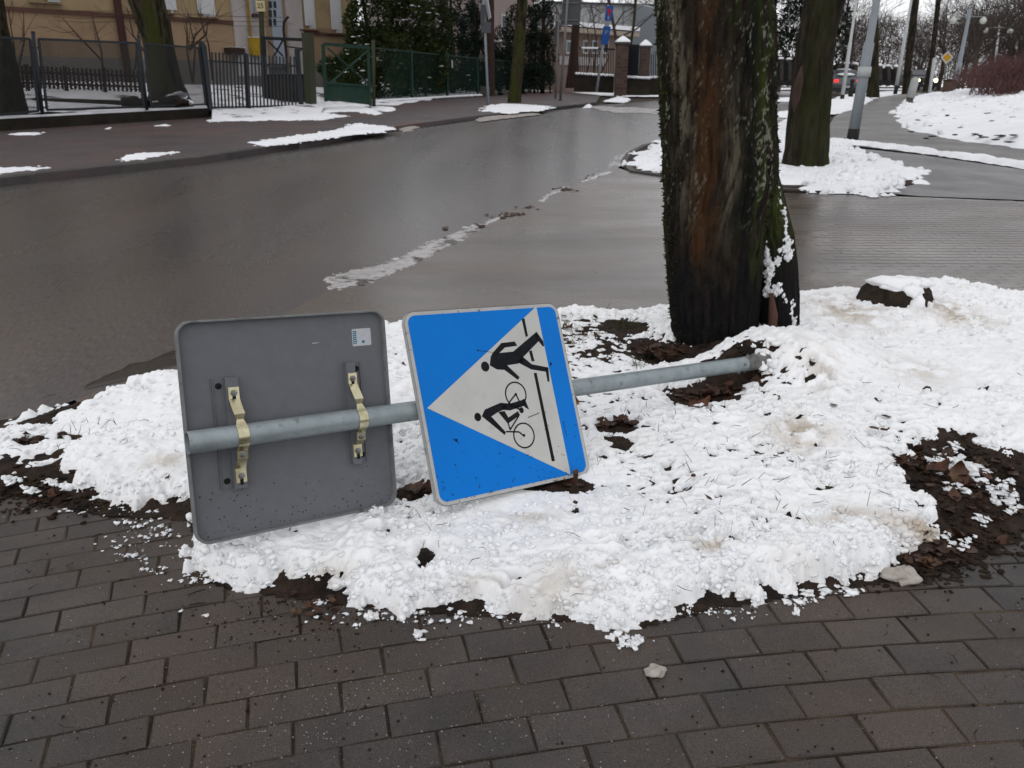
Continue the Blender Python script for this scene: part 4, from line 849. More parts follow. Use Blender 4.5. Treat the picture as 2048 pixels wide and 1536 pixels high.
trunk = trunk_surface(rings, 420, np.concatenate([np.arange(-.05, 1.95, .0085), np.arange(1.95, 4.6, .05)]), r_big, 'trunk', MT['bark_main'], big, a_big)
# buttress: the swollen second stem on the right
YB = YT + .10
outb = [(682, 1512, 1588), (640, 1510, 1590), (580, 1506, 1591), (520, 1500, 1588), (460, 1490, 1578), (400, 1486, 1564), (340, 1480, 1548), (290, 1474, 1530), (240, 1466, 1512)]
rb = []
for py, xl, xr in outb:
    a, b = at(xl, py, YB), at(xr, py, YB); rb.append(((a[2] + b[2]) / 2, (a[0] + b[0]) / 2, YB - .06, (b[0] - a[0]) / 2))
rb = [(-.05, rb[0][1], YB - .06, rb[0][3] * 1.05)] + rb
def r_but(T, Z): return .95 + .10 * (ridges(T, Z, 13, 6.0, 13) - .5) + .14 * (tnoise(T, Z, 2.2, 4, 3, 15) - .5) + .07 * (tnoise(T, Z, 9, 16, 3, 16) - .5)
def a_but(T, Z, V):
    n3_ = tnoise(T, Z, 7, 10, 4, 84); z0 = T * 0
    moss = sstep(n3_, .40, .60) * sstep(Z, .25, .6) * .9; wet = sstep(.62 - Z + (n3_ - .5) * .5, -.05, .2) * .85
    return dict(orange=z0, lichen=z0, dark=z0, moss=moss, wet=wet, flecks=sstep(tnoise(T, Z, 25, 45, 2, 85), .70, .76) * .8 * sstep(Z, .5, .9))
trunk_surface(rb, 160, np.arange(-.03, rb[-1][0], .0085), r_but, 'buttress', MT['bark_main'], big, a_but)
mb = MB()
a, b = at(1548, 668, YB - .20), at(1546, 598, YB - .20)
mb.tube([a + (0, .03, -.02), a * .5 + b * .5 + (0.004, .02, 0), b + (0, .035, .02)], [.022, .024, .010], 10); mb.build('bare_wood', MT['bare_wood'], big, True)
mb = MB(); rs = np.random.RandomState(9)
bz = np.array([q[0] for q in rb])
def but_front(px, py):
    """point on the front of the buttress"""
    p = at(px, py, YB - .06); i = np.argsort(bz); cx = np.interp(p[2], bz[i], np.array([q[1] for q in rb])[i]); r = np.interp(p[2], bz[i], np.array([q[3] for q in rb])[i])
    dx = np.clip((p[0] - cx) / r, -.95, .95); return np.array([p[0], YB - .06 - r * math.sqrt(1 - dx * dx) * .97, p[2]])
for px, py, sx, sy, k, r0 in ((1522, 500, 2, 8, 10, .016), (1524, 508, 3, 10, 9, .020), (1530, 535, 5, 14, 12, .020), (1527, 570, 4, 9, 8, .016), (1543, 565, 3, 7, 7, .015), (1565, 485, 6, 13, 14, .018), (1558, 500, 5, 6, 6, .014), (1542, 512, 3, 6, 6, .014), (1557, 420, 3, 9, 4, .010), (1560, 436, 3, 6, 3, .009), (1553, 398, 2, 12, 4, .008), (1572, 615, 3, 10, 6, .013), (1577, 630, 3, 5, 4, .012), (1520, 655, 7, 6, 9, .013), (1508, 668, 9, 3, 8, .012), (1556, 587, 3, 4, 3, .010)):
    for i in range(int(k * 2.4)):
        p = but_front(px + rs.normal() * sx, py + rs.normal() * sy); mb.lump(p, r0 * (.2 + .75 * rs.rand() ** 1.5) * np.array([rs.uniform(.6, 1.2), .45, rs.uniform(.7, 1.5)]), rs.randint(999), 6, .9, .7)
tag(mb.build('clinging_snow', MT['snow'], big, True), kind='stuff')
# moss tufts standing off the bark so the outline is not clean
V, F = [], []; rs = np.random.RandomState(10)
tv = np.empty(len(trunk.data.vertices) * 3); trunk.data.vertices.foreach_get('co', tv); tv = tv.reshape(-1, 3) + origin(big)
cx = np.interp(tv[:, 2], [q[0] for q in rings], [q[1] for q in rings])
side = np.abs(tv[:, 0] - cx) > .20
cand = np.nonzero(side & (tv[:, 2] > .15) & (tv[:, 2] < 1.95) & (tv[:, 1] < YT + .12))[0]
for i in rs.choice(cand, 4200):
    p = tv[i]; o_ = nrm([p[0] - cx[i], (p[1] - YT) * 1.0, 0]); s_ = rs.uniform(.004, .016); w = nrm(rs.normal(size=3)) * s_ * .6
    b = len(V); V += [p - w - o_ * .002, p + w - o_ * .002, p + o_ * s_ * rs.uniform(.5, 1.3) + rs.normal(size=3) * .003]; F.append((b, b + 1, b + 2))
tag(mesh_np('bark_flakes', V, F, MT['bark_moss'], big), kind='stuff')
# limbs above the picture
mb = MB()
for s_, dx, dy in ((1, 1.2, .5), (2, -1.0, .9), (3, .2, -1.0)):
    p0 = np.array([rings[-1][1], YT + .15, 4.3]); mb.tube([p0, p0 + (dx * .5, dy * .5, 1.0), p0 + (dx, dy, 2.4), p0 + (dx * 1.5, dy * 1.5, 4.2)], [.2, .15, .11, .05], 10)
mb.build('limb', MT['bark_dark'], big, True)

def limbs(mb, p, dirn, L, r, depth, rs, nside=5, droop=0.0, spread=.75, minr=.004, tw=None):
    """recursive bare branches; twigs go to tw"""
    pts, rad = [np.array(p, float)], [r]; dd = nrm(dirn); n = 4
    for i in range(n):
        dd = nrm(dd + rs.normal(size=3) * .16 + np.array([0, 0, .05 - droop])); pts.append(pts[-1] + dd * L / n); rad.append(max(minr, r * (1 - .55 * (i + 1) / n)))
    (mb if r > .02 or tw is None else tw).tube(pts, rad, nside if r > .02 else 3, False)
    if depth <= 0: return
    for i in range(2 + (depth > 1)):
        q = rs.randint(1, n + 1); e = nrm(np.cross(dd, rs.normal(size=3))); limbs(mb, pts[q], nrm(dd * .75 + e * spread), L * rs.uniform(.55, .8), rad[q] * .7, depth - 1, rs, nside, droop, spread, minr, tw)
    limbs(mb, pts[-1], nrm(dd + rs.normal(size=3) * .2), L * .7, rad[-1] * .9, depth - 1, rs, nside, droop, spread, minr, tw)
def px_trunk(name, outline, y, label, m, nside=40, seed=0, crown=True, base_z=None, rid=12, group=None, hgt=4.0, lim=3, ampl=1.0, crm=None):
    """tree whose trunk follows the outline (py, x left, x right) at distance y"""
    rg = []
    for py, xl, xr in outline:
        a, b = at(xl, py, y), at(xr, py, y); rg.append(((a[2] + b[2]) / 2, (a[0] + b[0]) / 2, y, (b[0] - a[0]) / 2))
    rg.sort(); z0 = rg[0][0]; t = root(name, (rg[0][1], y, z0), label, 'tree', group)
    top = rg[-1]; sl = (top[1] - rg[0][1]) / max(.3, top[0] - z0)
    rg = [(z0 - .15, rg[0][1], y, rg[0][3] * 1.05)] + rg + [(top[0] + hgt, top[1] + sl * hgt * .5, y, top[3] * .7)]
    zs = np.arange(z0 - .1, rg[-1][0], max(.03, rg[1][3] * .22))
    f = lambda T, Z: 1 + ampl * (.10 * (ridges(T, Z, rid, 1.2 / max(.1, rg[1][3]), seed) - .5) + .12 * (tnoise(T, Z, 2, 1.5, 3, seed + 3) - .5) + .05 * (tnoise(T, Z, 8, 9, 2, seed + 4) - .5))
    trunk_surface(rg, nside, zs, f, 'trunk', m, t)
    if crown:
        rs = np.random.RandomState(seed + 100); mb, tw = MB(), MB(); p = np.array([rg[-1][1], y, zs[-1] - .05])
        for i in range(lim): limbs(mb, p - np.array([0, 0, rs.rand() * hgt * .4]), nrm([rs.normal() * .6, rs.normal() * .6, 1.0]), 2.2, rg[-1][3] * .6, 3, rs, 6, tw=tw)
        if tw.v: mb.add(tw.v, tw.f)
        c = mb.build('crown', crm or MT['bark_bg'], t)
    return t
y2 = G(1610, 338)[1]
t2 = px_trunk('street_tree', [(342, 1560, 1658), (320, 1566, 1654), (260, 1574, 1656), (200, 1580, 1660), (120, 1590, 1664), (60, 1598, 1672), (0, 1610, 1690), (-60, 1622, 1708)], y2, 'leaning dark tree trunk with a bare scar on the snowy second island', MT['bark_dark'], 90, 21, rid=16)
mb = MB(); a, b = at(1588, 225, y2 - .27), at(1604, 130, y2 - .26); mb.tube([a, at(1592, 195, y2 - .30), at(1599, 160, y2 - .30), b], [.01, .062, .055, .008], 8); mb.build('bark_scar', MT['scar'], t2, True)
px_trunk('street_tree', [(190, 1733, 1758), (150, 1738, 1757), (60, 1744, 1757), (0, 1745, 1754)], 38, 'dark slim tree trunk beside the brick path, behind the big grey lamp post', MT['bark_dark'], 24, 31)
px_trunk('street_tree', [(184, 1804, 1818), (120, 1810, 1824), (60, 1818, 1832), (0, 1824, 1838)], 43, 'nearly black leaning tree trunk right behind the white marker post', MT['bark_dark'], 20, 32)
px_trunk('street_tree', [(180, 1846, 1859), (120, 1858, 1868), (60, 1866, 1875), (0, 1872, 1882)], 50, 'thin tree trunk standing between the two glowing headlights', MT['bark_dark'], 20, 33)
px_trunk('street_tree', [(211, 1014, 1042), (180, 1018, 1043), (100, 1026, 1050), (0, 1034, 1055)], G(1027, 211)[1], 'straight mossy tree trunk on the pavement strip with a snow collar', MT['bark_moss'], 30, 34, rid=10)
# ------------------------------------------------------------------ left side: low wall and fence, gates, house
fa = G(-150, 284); fb = G(424, 243)
fdir = nrm(np.r_[fb[:2] - fa[:2], 0]); fn = np.array([fdir[1], -fdir[0], 0])        # fn points at the road
def fence_pt(px, py):
    return onplane(px, py, fa, fn)
def wall_z(px_like): return 0
# low wall
wl = root('garden_wall', fb, 'low dark mossy garden wall with snow on top under the grey wire fence', 'wall')
top0, top1 = fence_pt(0, 238), fence_pt(418, 216); bot0, bot1 = fence_pt(0, 264), fence_pt(418, 243)
ex = -2.5
def lerp(a, b, t): return a + (b - a) * t
La = lerp(bot0, bot1, -.4); Lb = bot1; Ta = lerp(top0, top1, -.4); Tb = top1
mb = MB(); th = -fn * .28
mb.add([La - (0, 0, .3), Lb - (0, 0, .3), Tb, Ta, La + th - (0, 0, .3), Lb + th - (0, 0, .3), Tb + th, Ta + th], [(0, 1, 2, 3), (5, 4, 7, 6), (1, 5, 6, 2), (4, 0, 3, 7), (3, 2, 6, 7)])
mb.build('wall_body', MT['wall_dark'], wl)
mb = MB(); rs = np.random.RandomState(2)
NN = 60; prev = None
for i in range(NN + 1):
    t = i / NN; p = lerp(Ta, Tb, t); hgt = .035 + .03 * vnoise(np.array([t * 14.]), np.array([.5]), 4)[0]; w0 = .01 + .05 * vnoise(np.array([t * 22.]), np.array([.5]), 5)[0]
    cur = [p + th * .0 + fn * -w0, p + fn * -w0 * .6 + (0, 0, hgt * .8), p + th * .5 + (0, 0, hgt), p + th * .98 + (0, 0, hgt * .7)]
    if prev is not None: mb.add(prev + cur, [(k, 4 + k, 5 + k, k + 1) for k in range(3)])
    prev = cur
mb.build('snow_cap', MT['snow_far'], wl, True)
# grey wire fence
fen = root('wire_fence', fb, 'dark grey chain link fence bays with steel posts on the low garden wall', 'fence')
def bay(x0, t0, b0, x1, t1, b1):
    """frame corners in photo pixels -> one framed wire panel"""
    P = [fence_pt(x0, t0), fence_pt(x1, t1), fence_pt(x1 + (b1 - t1) * .12, b1), fence_pt(x0 + (b0 - t0) * .12, b0)]
    mb = MB()
    for i in range(4): mb.bar(P[i], P[(i + 1) % 4], .045, .035, up=fn)
    fr = mb.build('fence_panel', MT['fence_grey'], fen)
    mb = MB(); Lt = np.linalg.norm(P[1] - P[0]); H = np.linalg.norm(P[3] - P[0]); s = .062
    def q(u, v): return lerp(lerp(P[0], P[1], u / Lt), lerp(P[3], P[2], u / Lt), v / H)
    for sg in (1, -1):
        k = -H
        while k < Lt + H:
            # line u = k + sg*v
            us = []
            for v in (0, H): us.append((k + (v if sg > 0 else H - v), v))
            (u0, v0), (u1, v1) = us
            def clip(u0, v0, u1, v1):
                for _ in range(2):
                    if u0 > u1: u0, v0, u1, v1 = u1, v1, u0, v0
                    if u1 < 0 or u0 > Lt: return None
                    if u0 < 0: v0 = v0 + (v1 - v0) * (0 - u0) / (u1 - u0); u0 = 0
                    if u1 > Lt: v1 = v0 + (v1 - v0) * (Lt - u0) / (u1 - u0); u1 = Lt
                return u0, v0, u1, v1
            c = clip(u0, v0, u1, v1)
            if c: mb.bar(q(c[0], c[1]), q(c[2], c[3]), .010, .010, up=fn)
            k += s
    tag(mb.build('chain_link', MT['wire'], fr), kind='stuff')
bay(-120, 68, 240, 60, 78, 222); bay(77, 78, 220, 272, 86, 214); bay(288, 87, 212, 398, 96, 209)
def post(px0, py0, px1, py1, w, par, m, name='post', cap=True, nrm_=None, y=None, rnd_=True):
    a = fence_pt(px0, py0) if y is None else at(px0, py0, y); b = fence_pt(px1, py1) if y is None else at(px1, py1, y)
    mb = MB()
    if rnd_: mb.tube([b, lerp(b, a, .5), a], w / 2, 10)
    else: mb.bar(b, a, w, w, up=fn)
    if cap: mb.lump(a + (0, 0, .01), w * .6, 1, 5, .7, .0)
    return mb.build(name, m, par, rnd_)
for x0, y0, x1, y1 in ((66, 66, 85, 228), (277, 74, 294, 220)): post(x0, y0, x1, y1, .075, fen, MT['fence_grey'])
p = post(403, 86, 420, 221, .11, fen, MT['fence_grey'], rnd_=False)
for x, y in ((68, 95), (84, 214), (278, 100), (292, 214)):
    mb = MB(); mb.bar(fence_pt(x - 4, y), fence_pt(x + 12, y + 1), .03, .03, up=fn); mb.build('bracket', MT['fence_grey'], fen)
# picket gate
gat = root('picket_gate', fence_pt(510, 222), 'dark grey steel gate of narrow pickets right of the wire fence', 'gate')
NP = 24
for i in range(NP):
    t = i / (NP - 1); xt = 424 + t * 164; yt = 105 + t * 9 + random.uniform(-1, 1); xb = 430 + t * 162; yb = 217 - t * 3
    mb = MB(); mb.bar(fence_pt(xb, yb), fence_pt(xt, yt), .048, .018, up=fn); mb.build('picket', MT['fence_grey'], gat)
for (x0, y0, x1, y1) in ((420, 122, 592, 132), (428, 215, 594, 211)):
    mb = MB(); mb.bar(fence_pt(x0, y0) - fn * .03, fence_pt(x1, y1) - fn * .03, .04, .04, up=fn); mb.build('rail', MT['fence_grey'], gat)
post(491, 109, 498, 219, .085, gat, MT['fence_grey'], rnd_=False); post(594, 99, 604, 231, .105, gat, MT['fence_grey'], rnd_=False); post(410, 92, 424, 222, .05, gat, MT['fence_grey'], rnd_=False)
# mossy concrete post
yv = fence_pt(622, 228)[1]
cp = root('concrete_post', at(624, 232, yv), 'mossy square concrete gate post right of the picket gate', 'post')
post(615, 66, 623, 233, .24, cp, MT['green_post'], 'post_shaft', False, y=yv, rnd_=False)
# dark gate frame behind with braces, bent barbed wire post and the house number
yd = yv + 1.6
dg = root('inner_gate', at(575, 200, yd), 'dark open gate frame with diagonal braces behind the picket gate', 'gate')
for (x0, y0, x1, y1, w) in ((522, 76, 615, 80, .09), (527, 76, 532, 200, .13), (536, 82, 566, 112, .05), (566, 80, 548, 112, .05), (612, 92, 590, 108, .05), (572, 93, 612, 98, .04), (524, 150, 612, 150, .05)):
    mb = MB(); mb.bar(at(x0, y0, yd), at(x1, y1, yd), w, w * .6, up=(0, 1, 0)); mb.build('gate_bar', MT['iron'], dg)
mb = MB(); P = [at(532, 150, yd + .02), at(612, 150, yd + .02), at(612, 205, yd + .02), at(532, 205, yd + .02)]; mb.add(P + [q_ + (0, .03, 0) for q_ in P], [(0, 1, 2, 3), (4, 5, 6, 7), (0, 1, 5, 4), (2, 3, 7, 6)]); mb.build('sheet_panel', MT['wall_dark'], dg)
ym = yd + .5
mp_ = root('mossy_pole', at(526, 200, ym), 'tall mossy pole carrying the yellow number 25 plate in front of the door', 'pole')
mb = MB(); mb.tube([at(530, 205, ym), at(525, 90, ym), at(520, -30, ym)], .085, 10); mb.build('pole_shaft', MT['mossy'], mp_, True)
mb = MB(); c = at(521, 12, ym - .12); mb.box(c, (.26, .02, .30), (nrm((1, .12, 0)), nrm((-.12, 1, 0)), (0, 0, 1))); npl = mb.build('number_plate', MT['number_plate'], mp_)
def text_mesh(name, body, size, loc, ax, m, par, ext=.004):
    cu_ = bpy.data.curves.new(name, 'FONT'); cu_.body = body; cu_.size = size; cu_.extrude = ext; cu_.align_x = 'CENTER'; cu_.align_y = 'CENTER'; cu_.resolution_u = 3
    o = bpy.data.objects.new(name, cu_); COL.objects.link(o); dg_ = bpy.context.evaluated_depsgraph_get(); me = bpy.data.meshes.new_from_object(o.evaluated_get(dg_))
    bpy.data.objects.remove(o); X, Y_, Z_ = ax
    V = [np.asarray(loc) + X * v.co.x + Y_ * v.co.y + Z_ * v.co.z for v in me.vertices]; F = [tuple(p_.vertices) for p_ in me.polygons]
    return mesh_np(name, V, F, m, par)
text_mesh('number', '25', .20, c + np.array([.0, -.016, -.0]), (nrm((1, .12, 0)), np.array([0, 0, 1.0]), nrm((.12, -1, 0))), MT['dark'], npl)
bp = root('barbed_wire_post', at(573, 200, ym - .3), 'thin bent rusty post with strands of barbed wire by the house door', 'post')
mb = MB(); yb_ = ym - .3; mb.tube([at(577, 210, yb_), at(573, 110, yb_), at(567, 60, yb_), at(568, 44, yb_), at(577, 33, yb_)], .04, 8); mb.build('post_shaft', MT['iron'], bp, True)
for (pts_) in (((-10, 25, 160, 37, 330, 27, 470, 33, 568, 35)), ((-10, 33, 170, 45, 330, 40, 470, 43, 567, 43)), ((-10, 18, 170, 22, 330, 24, 470, 52, 567, 53))):
    q = [at(pts_[i], pts_[i + 1], yb_) for i in range(0, len(pts_), 2)]; mb = MB(); mb.tube(q, .006, 4); mb.build('barbed_wire', MT['rust'], bp)
# green gate
gg = root('green_gate', at(700, 212, yv + .4), 'dark green steel gate leaf with a cross brace and solid lower panel', 'gate')
def y_gate(px): return yv + .2 + (px - 648) * .012 - .6 * 0
for (x0, y0, x1, y1, w) in ((646, 88, 652, 203, .10), (648, 88, 738, 95, .09), (736, 92, 741, 212, .09), (655, 96, 737, 168, .045), (737, 100, 660, 166, .045), (650, 166, 740, 172, .06)):
    mb = MB(); mb.bar(at(x0, y0, y_gate(x0)), at(x1, y1, y_gate(x1)), w, .05, up=(0, 1, 0)); mb.build('gate_bar', MT['fence_green'], gg)
mb = MB(); P = [at(652, 168, y_gate(652) + .03), at(738, 173, y_gate(738) + .03), at(742, 210, y_gate(742) + .03), at(655, 200, y_gate(655) + .03)]; mb.add(P + [q_ + (0, .02, 0) for q_ in P], [(0, 1, 2, 3), (4, 5, 6, 7), (0, 1, 5, 4), (2, 3, 7, 6), (1, 2, 6, 5), (0, 3, 7, 4)]); mb.build('solid_panel', MT['fence_green'], gg)
mb = MB(); mb.tube([at(748, 213, y_gate(745)), at(746, 80, y_gate(745))], .055, 8); mb.build('hinge_post', MT['green_post'], gg, True)
# green wire fence running on to the right
ga, gb_ = G(745, 213), G(1105, 190)
gdir = nrm(np.r_[gb_[:2] - ga[:2], 0]); gn = np.array([gdir[1], -gdir[0], 0])
def gp(px, py): return onplane(px, py, ga, gn)
gf = root('green_wire_fence', ga, 'green chain link fence with snow along its foot in front of the dark conifers', 'fence')
gx = [747, 823, 894, 955, 981, 1029, 1068, 1100]
def gtop(x): return 95 + (x - 745) * .100
def gbot(x): return 203 - (x - 745) * .045
for x in gx:
    mb = MB(); mb.bar(gp(x + 1, gbot(x) + 4), gp(x - 1, gtop(x) - 2), .11 if x in (823, 894, 955, 981) else .08, .08, up=gn); mb.build('post', MT['fence_green'], gf)
mb = MB(); mb.bar(gp(747, 96), gp(1100, 131), .05, .05, up=gn); mb.build('top_rail', MT['fence_green'], gf)
mb = MB()
for k in range(-30, 150):
    for sg in (1, -1):
        u0 = 747 + k * 3.0; u1 = u0 + sg * 46
        for xx0, xx1, t0, t1 in ((u0, u1, 0, 1),):
            if min(xx0, xx1) < 747 or max(xx0, xx1) > 1100: continue
            mb.bar(gp(xx0, gtop(xx0)), gp(xx1, gbot(xx1)), .007, .007, up=gn)
tag(mb.build('chain_link', MT['fence_green'], gf), kind='stuff')
mb = MB(); mb.bar(gp(750, 211), gp(960, 198), .12, .24, up=gn); mb.build('foot_wall', MT['wall_dark'], gf)
mb = MB(); rs = np.random.RandomState(4)
for i in range(90):
    x = 752 + 210 * i / 90; p = gp(x, 207 - (x - 750) * .062) + np.array([0, -.02, .08]); mb.lump(p, (.15, .10, .10), i, 4, .5, .4)
mb.build('snow_cap', MT['snow_far'], gf, True)
mb = MB(); p = gp(901, 128) + gn * .08; mb.box(p, (.09, .01, .30), (gdir, gn, (0, 0, 1))); mb.build('white_tag', MT['white_paint'], gf)
mb = MB(); p = gp(964, 184) + gn * .15; mb.box(p, (.40, .3, .45), (gdir, gn, (0, 0, 1)), bevel=.02); tag(mb.build('concrete_block', MT['concrete_dark']), 'grey concrete block at the foot of the green fence beside the sign pole', 'concrete block')

# ------------------------------------------------------------------ yard and house
yard_poly = [tuple(p[:2]) for p in (lerp(Ta, Tb, 0) - fn * .3, lerp(Ta, Tb, 1) - fn * .3, at(600, 215, yv + .3), at(650, 200, yv + .6), at(745, 208, yv + 1.2), gp(900, 200) - gn * .2, gp(1090, 190) - gn * .2)] + [(2.0, 46), (-28, 46), (-28, 18)]
def yard_z(x, y):
    dd = np.dot(np.array([x, y]) - fa[:2], -fn[:2])
    w0 = .62 if x < fb[0] else .62 * max(0, 1 - (x - fb[0]) / 2.2) + gz(y) * min(1, (x - fb[0]) / 2.2)
    return w0 + .085 * max(0, dd - .3)
bm_step = []
xs = np.arange(-28, 4, .35); ys = np.arange(16, 47, .35); X, Y = np.meshgrid(xs, ys); inside = sdf(X, Y, np.array(yard_poly)) > -.2
dd = (X - fa[0]) * -fn[0] + (Y - fa[1]) * -fn[1]; tt = np.clip((X - fb[0]) / 2.2, 0, 1); Z = (.62 * (1 - tt) + (gz(Y) + .1) * tt) + .085 * np.clip(dd - .3, 0, 30) * (1 - .55 * tt) + (fbm(X * 1.5, Y * 1.5, 3, 7) - .5) * .08
q = inside[:-1, :-1] & inside[1:, :-1] & inside[:-1, 1:] & inside[1:, 1:]; idx = np.arange(X.size).reshape(X.shape); r_, c_ = np.nonzero(q)
F = np.stack([idx[r_, c_], idx[r_, c_ + 1], idx[r_ + 1, c_ + 1], idx[r_ + 1, c_]], 1); used = np.unique(F); rm = np.full(X.size, -1); rm[used] = np.arange(len(used))
MT['yard_snow'] = mat('yard_snow', (.66, .66, .69), (.78, .78, .81), 1.2, .9, .6, 8.0, c3=(.045, .036, .028), s3=1.5, lo3=.56, hi3=.64, bdist=.05, bright=True)
tag(mesh_np('yard', np.stack([X.ravel()[used], Y.ravel()[used], Z.ravel()[used]], 1), rm[F], MT['yard_snow'], None, True), kind='structure')
ga_ = [G(424, 244, KH + .004), G(520, 236, KH + .004), G(640, 230, KH + .004), at(652, 202, yv + .9), at(530, 208, fence_pt(520, 216)[1] + .9), at(424, 213, fb[1] + .5)]
mb = MB(); mb.add(ga_, [(0, 1, 4, 5), (1, 2, 3, 4)]); tag(mb.build('gate_apron', MT['yard_snow']), kind='structure')
# driveway slab by the gates and snow around
H0, H1 = at(0, 100, 25.5), at(420, 120, 30.5)
hd = nrm(np.r_[H1[:2] - H0[:2], 0]); hn = np.array([hd[1], -hd[0], 0])
def hp(px, py): return onplane(px, py, H0, hn)
house = root('house', hp(400, 150), 'old two tone plastered house with white windows, drainpipe and sill band', 'house')
def hs_(px): return np.dot(hp(px, 60) - H0, hd)
def hbox(name, px0, py0, px1, py1, m, off, depth, par=None, z0=None, z1=None):
    """box on the facade between two photo corners; off = how far it stands out"""
    a, b = hp(px0, py0), hp(px1, py1); s0, s1 = sorted((np.dot(a - H0, hd), np.dot(b - H0, hd)))
    zz0, zz1 = sorted((a[2], b[2])); zz0 = zz0 if z0 is None else z0; zz1 = zz1 if z1 is None else z1
    c = H0 + hd * (s0 + s1) / 2 + hn * (off - depth / 2); c = np.array([c[0], c[1], (zz0 + zz1) / 2]); mb = MB()
    mb.box(c, (s1 - s0, depth, zz1 - zz0), (hd, hn, (0, 0, 1))); return mb.build(name, m, par if par is not None else house)
zb = hp(300, 118)[2]; zc = hp(120, 24)[2]; s_l = hs_(-260); s_r = hs_(708)
def wallseg(name, sa, sb, za, zb_, m, off, depth=.4):
    c = H0 + hd * (sa + sb) / 2 + hn * (off - depth / 2); c = np.array([c[0], c[1], (za + zb_) / 2]); mb = MB(); mb.box(c, (sb - sa, depth, zb_ - za), (hd, hn, (0, 0, 1))); return mb.build(name, m, house)
wallseg('upper_wall', s_l, s_r, zc, zc + 6.5, MT['plaster'], 0); wallseg('lower_wall', s_l, s_r, zb, zc - .001, MT['plaster_low'], .02); wallseg('plinth', s_l, s_r + .1, zb - 1.6, zb - .001, MT['plinth'], .06)
wallseg('side_wall', s_r - .4, s_r, zb - .001, zc + 6.5, MT['plaster_low'], -.41, 7.0)
mb = MB(); rz = zc + 6.5; c0 = H0 + hd * (s_l - .6); c1 = H0 + hd * (s_r + .6)
for a_, b_ in ((c0, c1),):
    V = [np.r_[(a_ + hn * .6)[:2], rz], np.r_[(b_ + hn * .6)[:2], rz], np.r_[(b_ - hn * 4)[:2], rz + 3], np.r_[(a_ - hn * 4)[:2], rz + 3], np.r_[(b_ - hn * 8.6)[:2], rz], np.r_[(a_ - hn * 8.6)[:2], rz]]
    mb.add(V, [(0, 1, 2, 3), (3, 2, 4, 5), (1, 4, 2), (0, 3, 5), (0, 5, 4, 1)])
mb.build('roof', MT['rust'], house)
sb0, sb1 = hs_(-260), hs_(470)
wallseg('sill_band', sb0, sb1, zc - .06, zc + .06, MT['cornice'], .09, .1)
wallseg('sill_band', hs_(603), s_r + .05, zc - .26, zc - .16, MT['cornice'], .09, .1)
wallseg('pilaster', hs_(466), hs_(528), zb - .5, zc + 6, MT['white_wall'], .10, .16); wallseg('pilaster', hs_(573), hs_(604), zb - .5, zc + 6, MT['white_wall'], .10, .16)
a, b = hp(226, -60) + hn * .14, hp(251, 138) + hn * .14; a = np.r_[b[:2], a[2] + 5]; mb = MB(); mb.tube([b - (0, 0, .4), (a + b) / 2, a], .115, 12); mb.build('drainpipe', MT['drain'], house, True)
def window(px0, py0, px1, py1, name='window', pane_frac=.55, m=MT['pane'], sill=True):
    fr = hbox(name, px0, py0, px1, py1, MT['white_paint'], .035, .08); w = px1 - px0
    # frame opening: recessed pane and white reveal on the right
    hbox('pane', px0 + w * .05, py0, px0 + w * pane_frac, py1 - 7, m, .045, .04, fr)
    hbox('mullion', px0 + w * pane_frac * .5, py0, px0 + w * pane_frac * .5 + 1.2, py1 - 7, MT['white_paint'], .06, .03, fr)
    if sill: hbox('window_sill', px0 - 4, py1 + .5, px1 + 4, py1 + 5, MT['cornice'], .16, .16, fr)
    return fr
window(380, -190, 431, 34, pane_frac=.55); window(318, -190, 342, 26, pane_frac=.6); window(600, -190, 631, 58, pane_frac=.5, m=MT['curtain']); window(655, -190, 684, 66, pane_frac=.42, m=MT['curtain']); window(60, -190, 120, 5, pane_frac=.8); window(-80, -190, -20, -10, pane_frac=.8)
dr = hbox('door', 531, -60, 571, 128, MT['door'], .09, .1)
for i in range(2):
    for j in range(4): hbox('door_pane', 535 + i * 8.5, -15 + j * 17.5, 541.5 + i * 8.5, -1 + j * 17.5, MT['pane'], .10, .04, dr)
hbox('door_sill', 528, 128.5, 574, 134, MT['plinth'], .4, .4, dr)
a, b = hp(496, 76) + hn * .19, hp(488, -80) + hn * .19; mb = MB(); mb.tube([a, np.r_[a[:2], b[2] + 4]], .045, 10); gpipe = mb.build('gas_pipe', MT['yellow'], house, True)
gbx = hbox('gas_box', 492, 76, 514, 112, MT['yellow'], .42, .3); hbox('snow_on_box', 492, 74.2, 513, 76, MT['snow_far'], .43, .3, gbx)
hbox('meter_niche', 500, -20, 512, 27, MT['sign_side'], .13, .03); hbox('niche_sill', 500, 28, 513, 35, MT['drain'], .22, .12)
hbox('cellar_hatch', 446, 96, 476, 110, MT['rust'], .5, .45); hbox('snow_on_hatch', 448, 94.6, 476, 96, MT['snow_far'], .52, .5)

# brown picket fence in the yard
pf = root('garden_picket_fence', at(150, 186, 24), 'low dark brown wooden picket fence standing in the snowy yard', 'fence')
def yp(px): return 22.6 + (px - 40) * .0088
for i, x in enumerate(np.arange(-60, 300, 8.6)):
    if 282 < x < 288: continue
    wide = i % 9 == 4; yb = yp(x); t = (x - 40) / 235
    mb = MB(); a = at(x + 5, 176 + t * 8 + (8 if wide else 0), yb); b = at(x, 131 + t * 10 - (3 if wide else 0), yb); w = .105 if wide else .062
    mb.box((a + b) / 2, (w, .022, np.linalg.norm(b - a)), (nrm((1, .2, 0)), nrm((-.2, 1, 0)), nrm(b - a))); mb.build('slat', MT['slat'], pf)
for z0_, z1_ in ((143, 153), (166, 174)):
    mb = MB(); mb.bar(at(-60, z0_ - 4, yp(-60) + .04), at(290, z1_, yp(290) + .04), .06, .03, up=(0, 1, 0)); mb.build('rail', MT['slat'], pf)
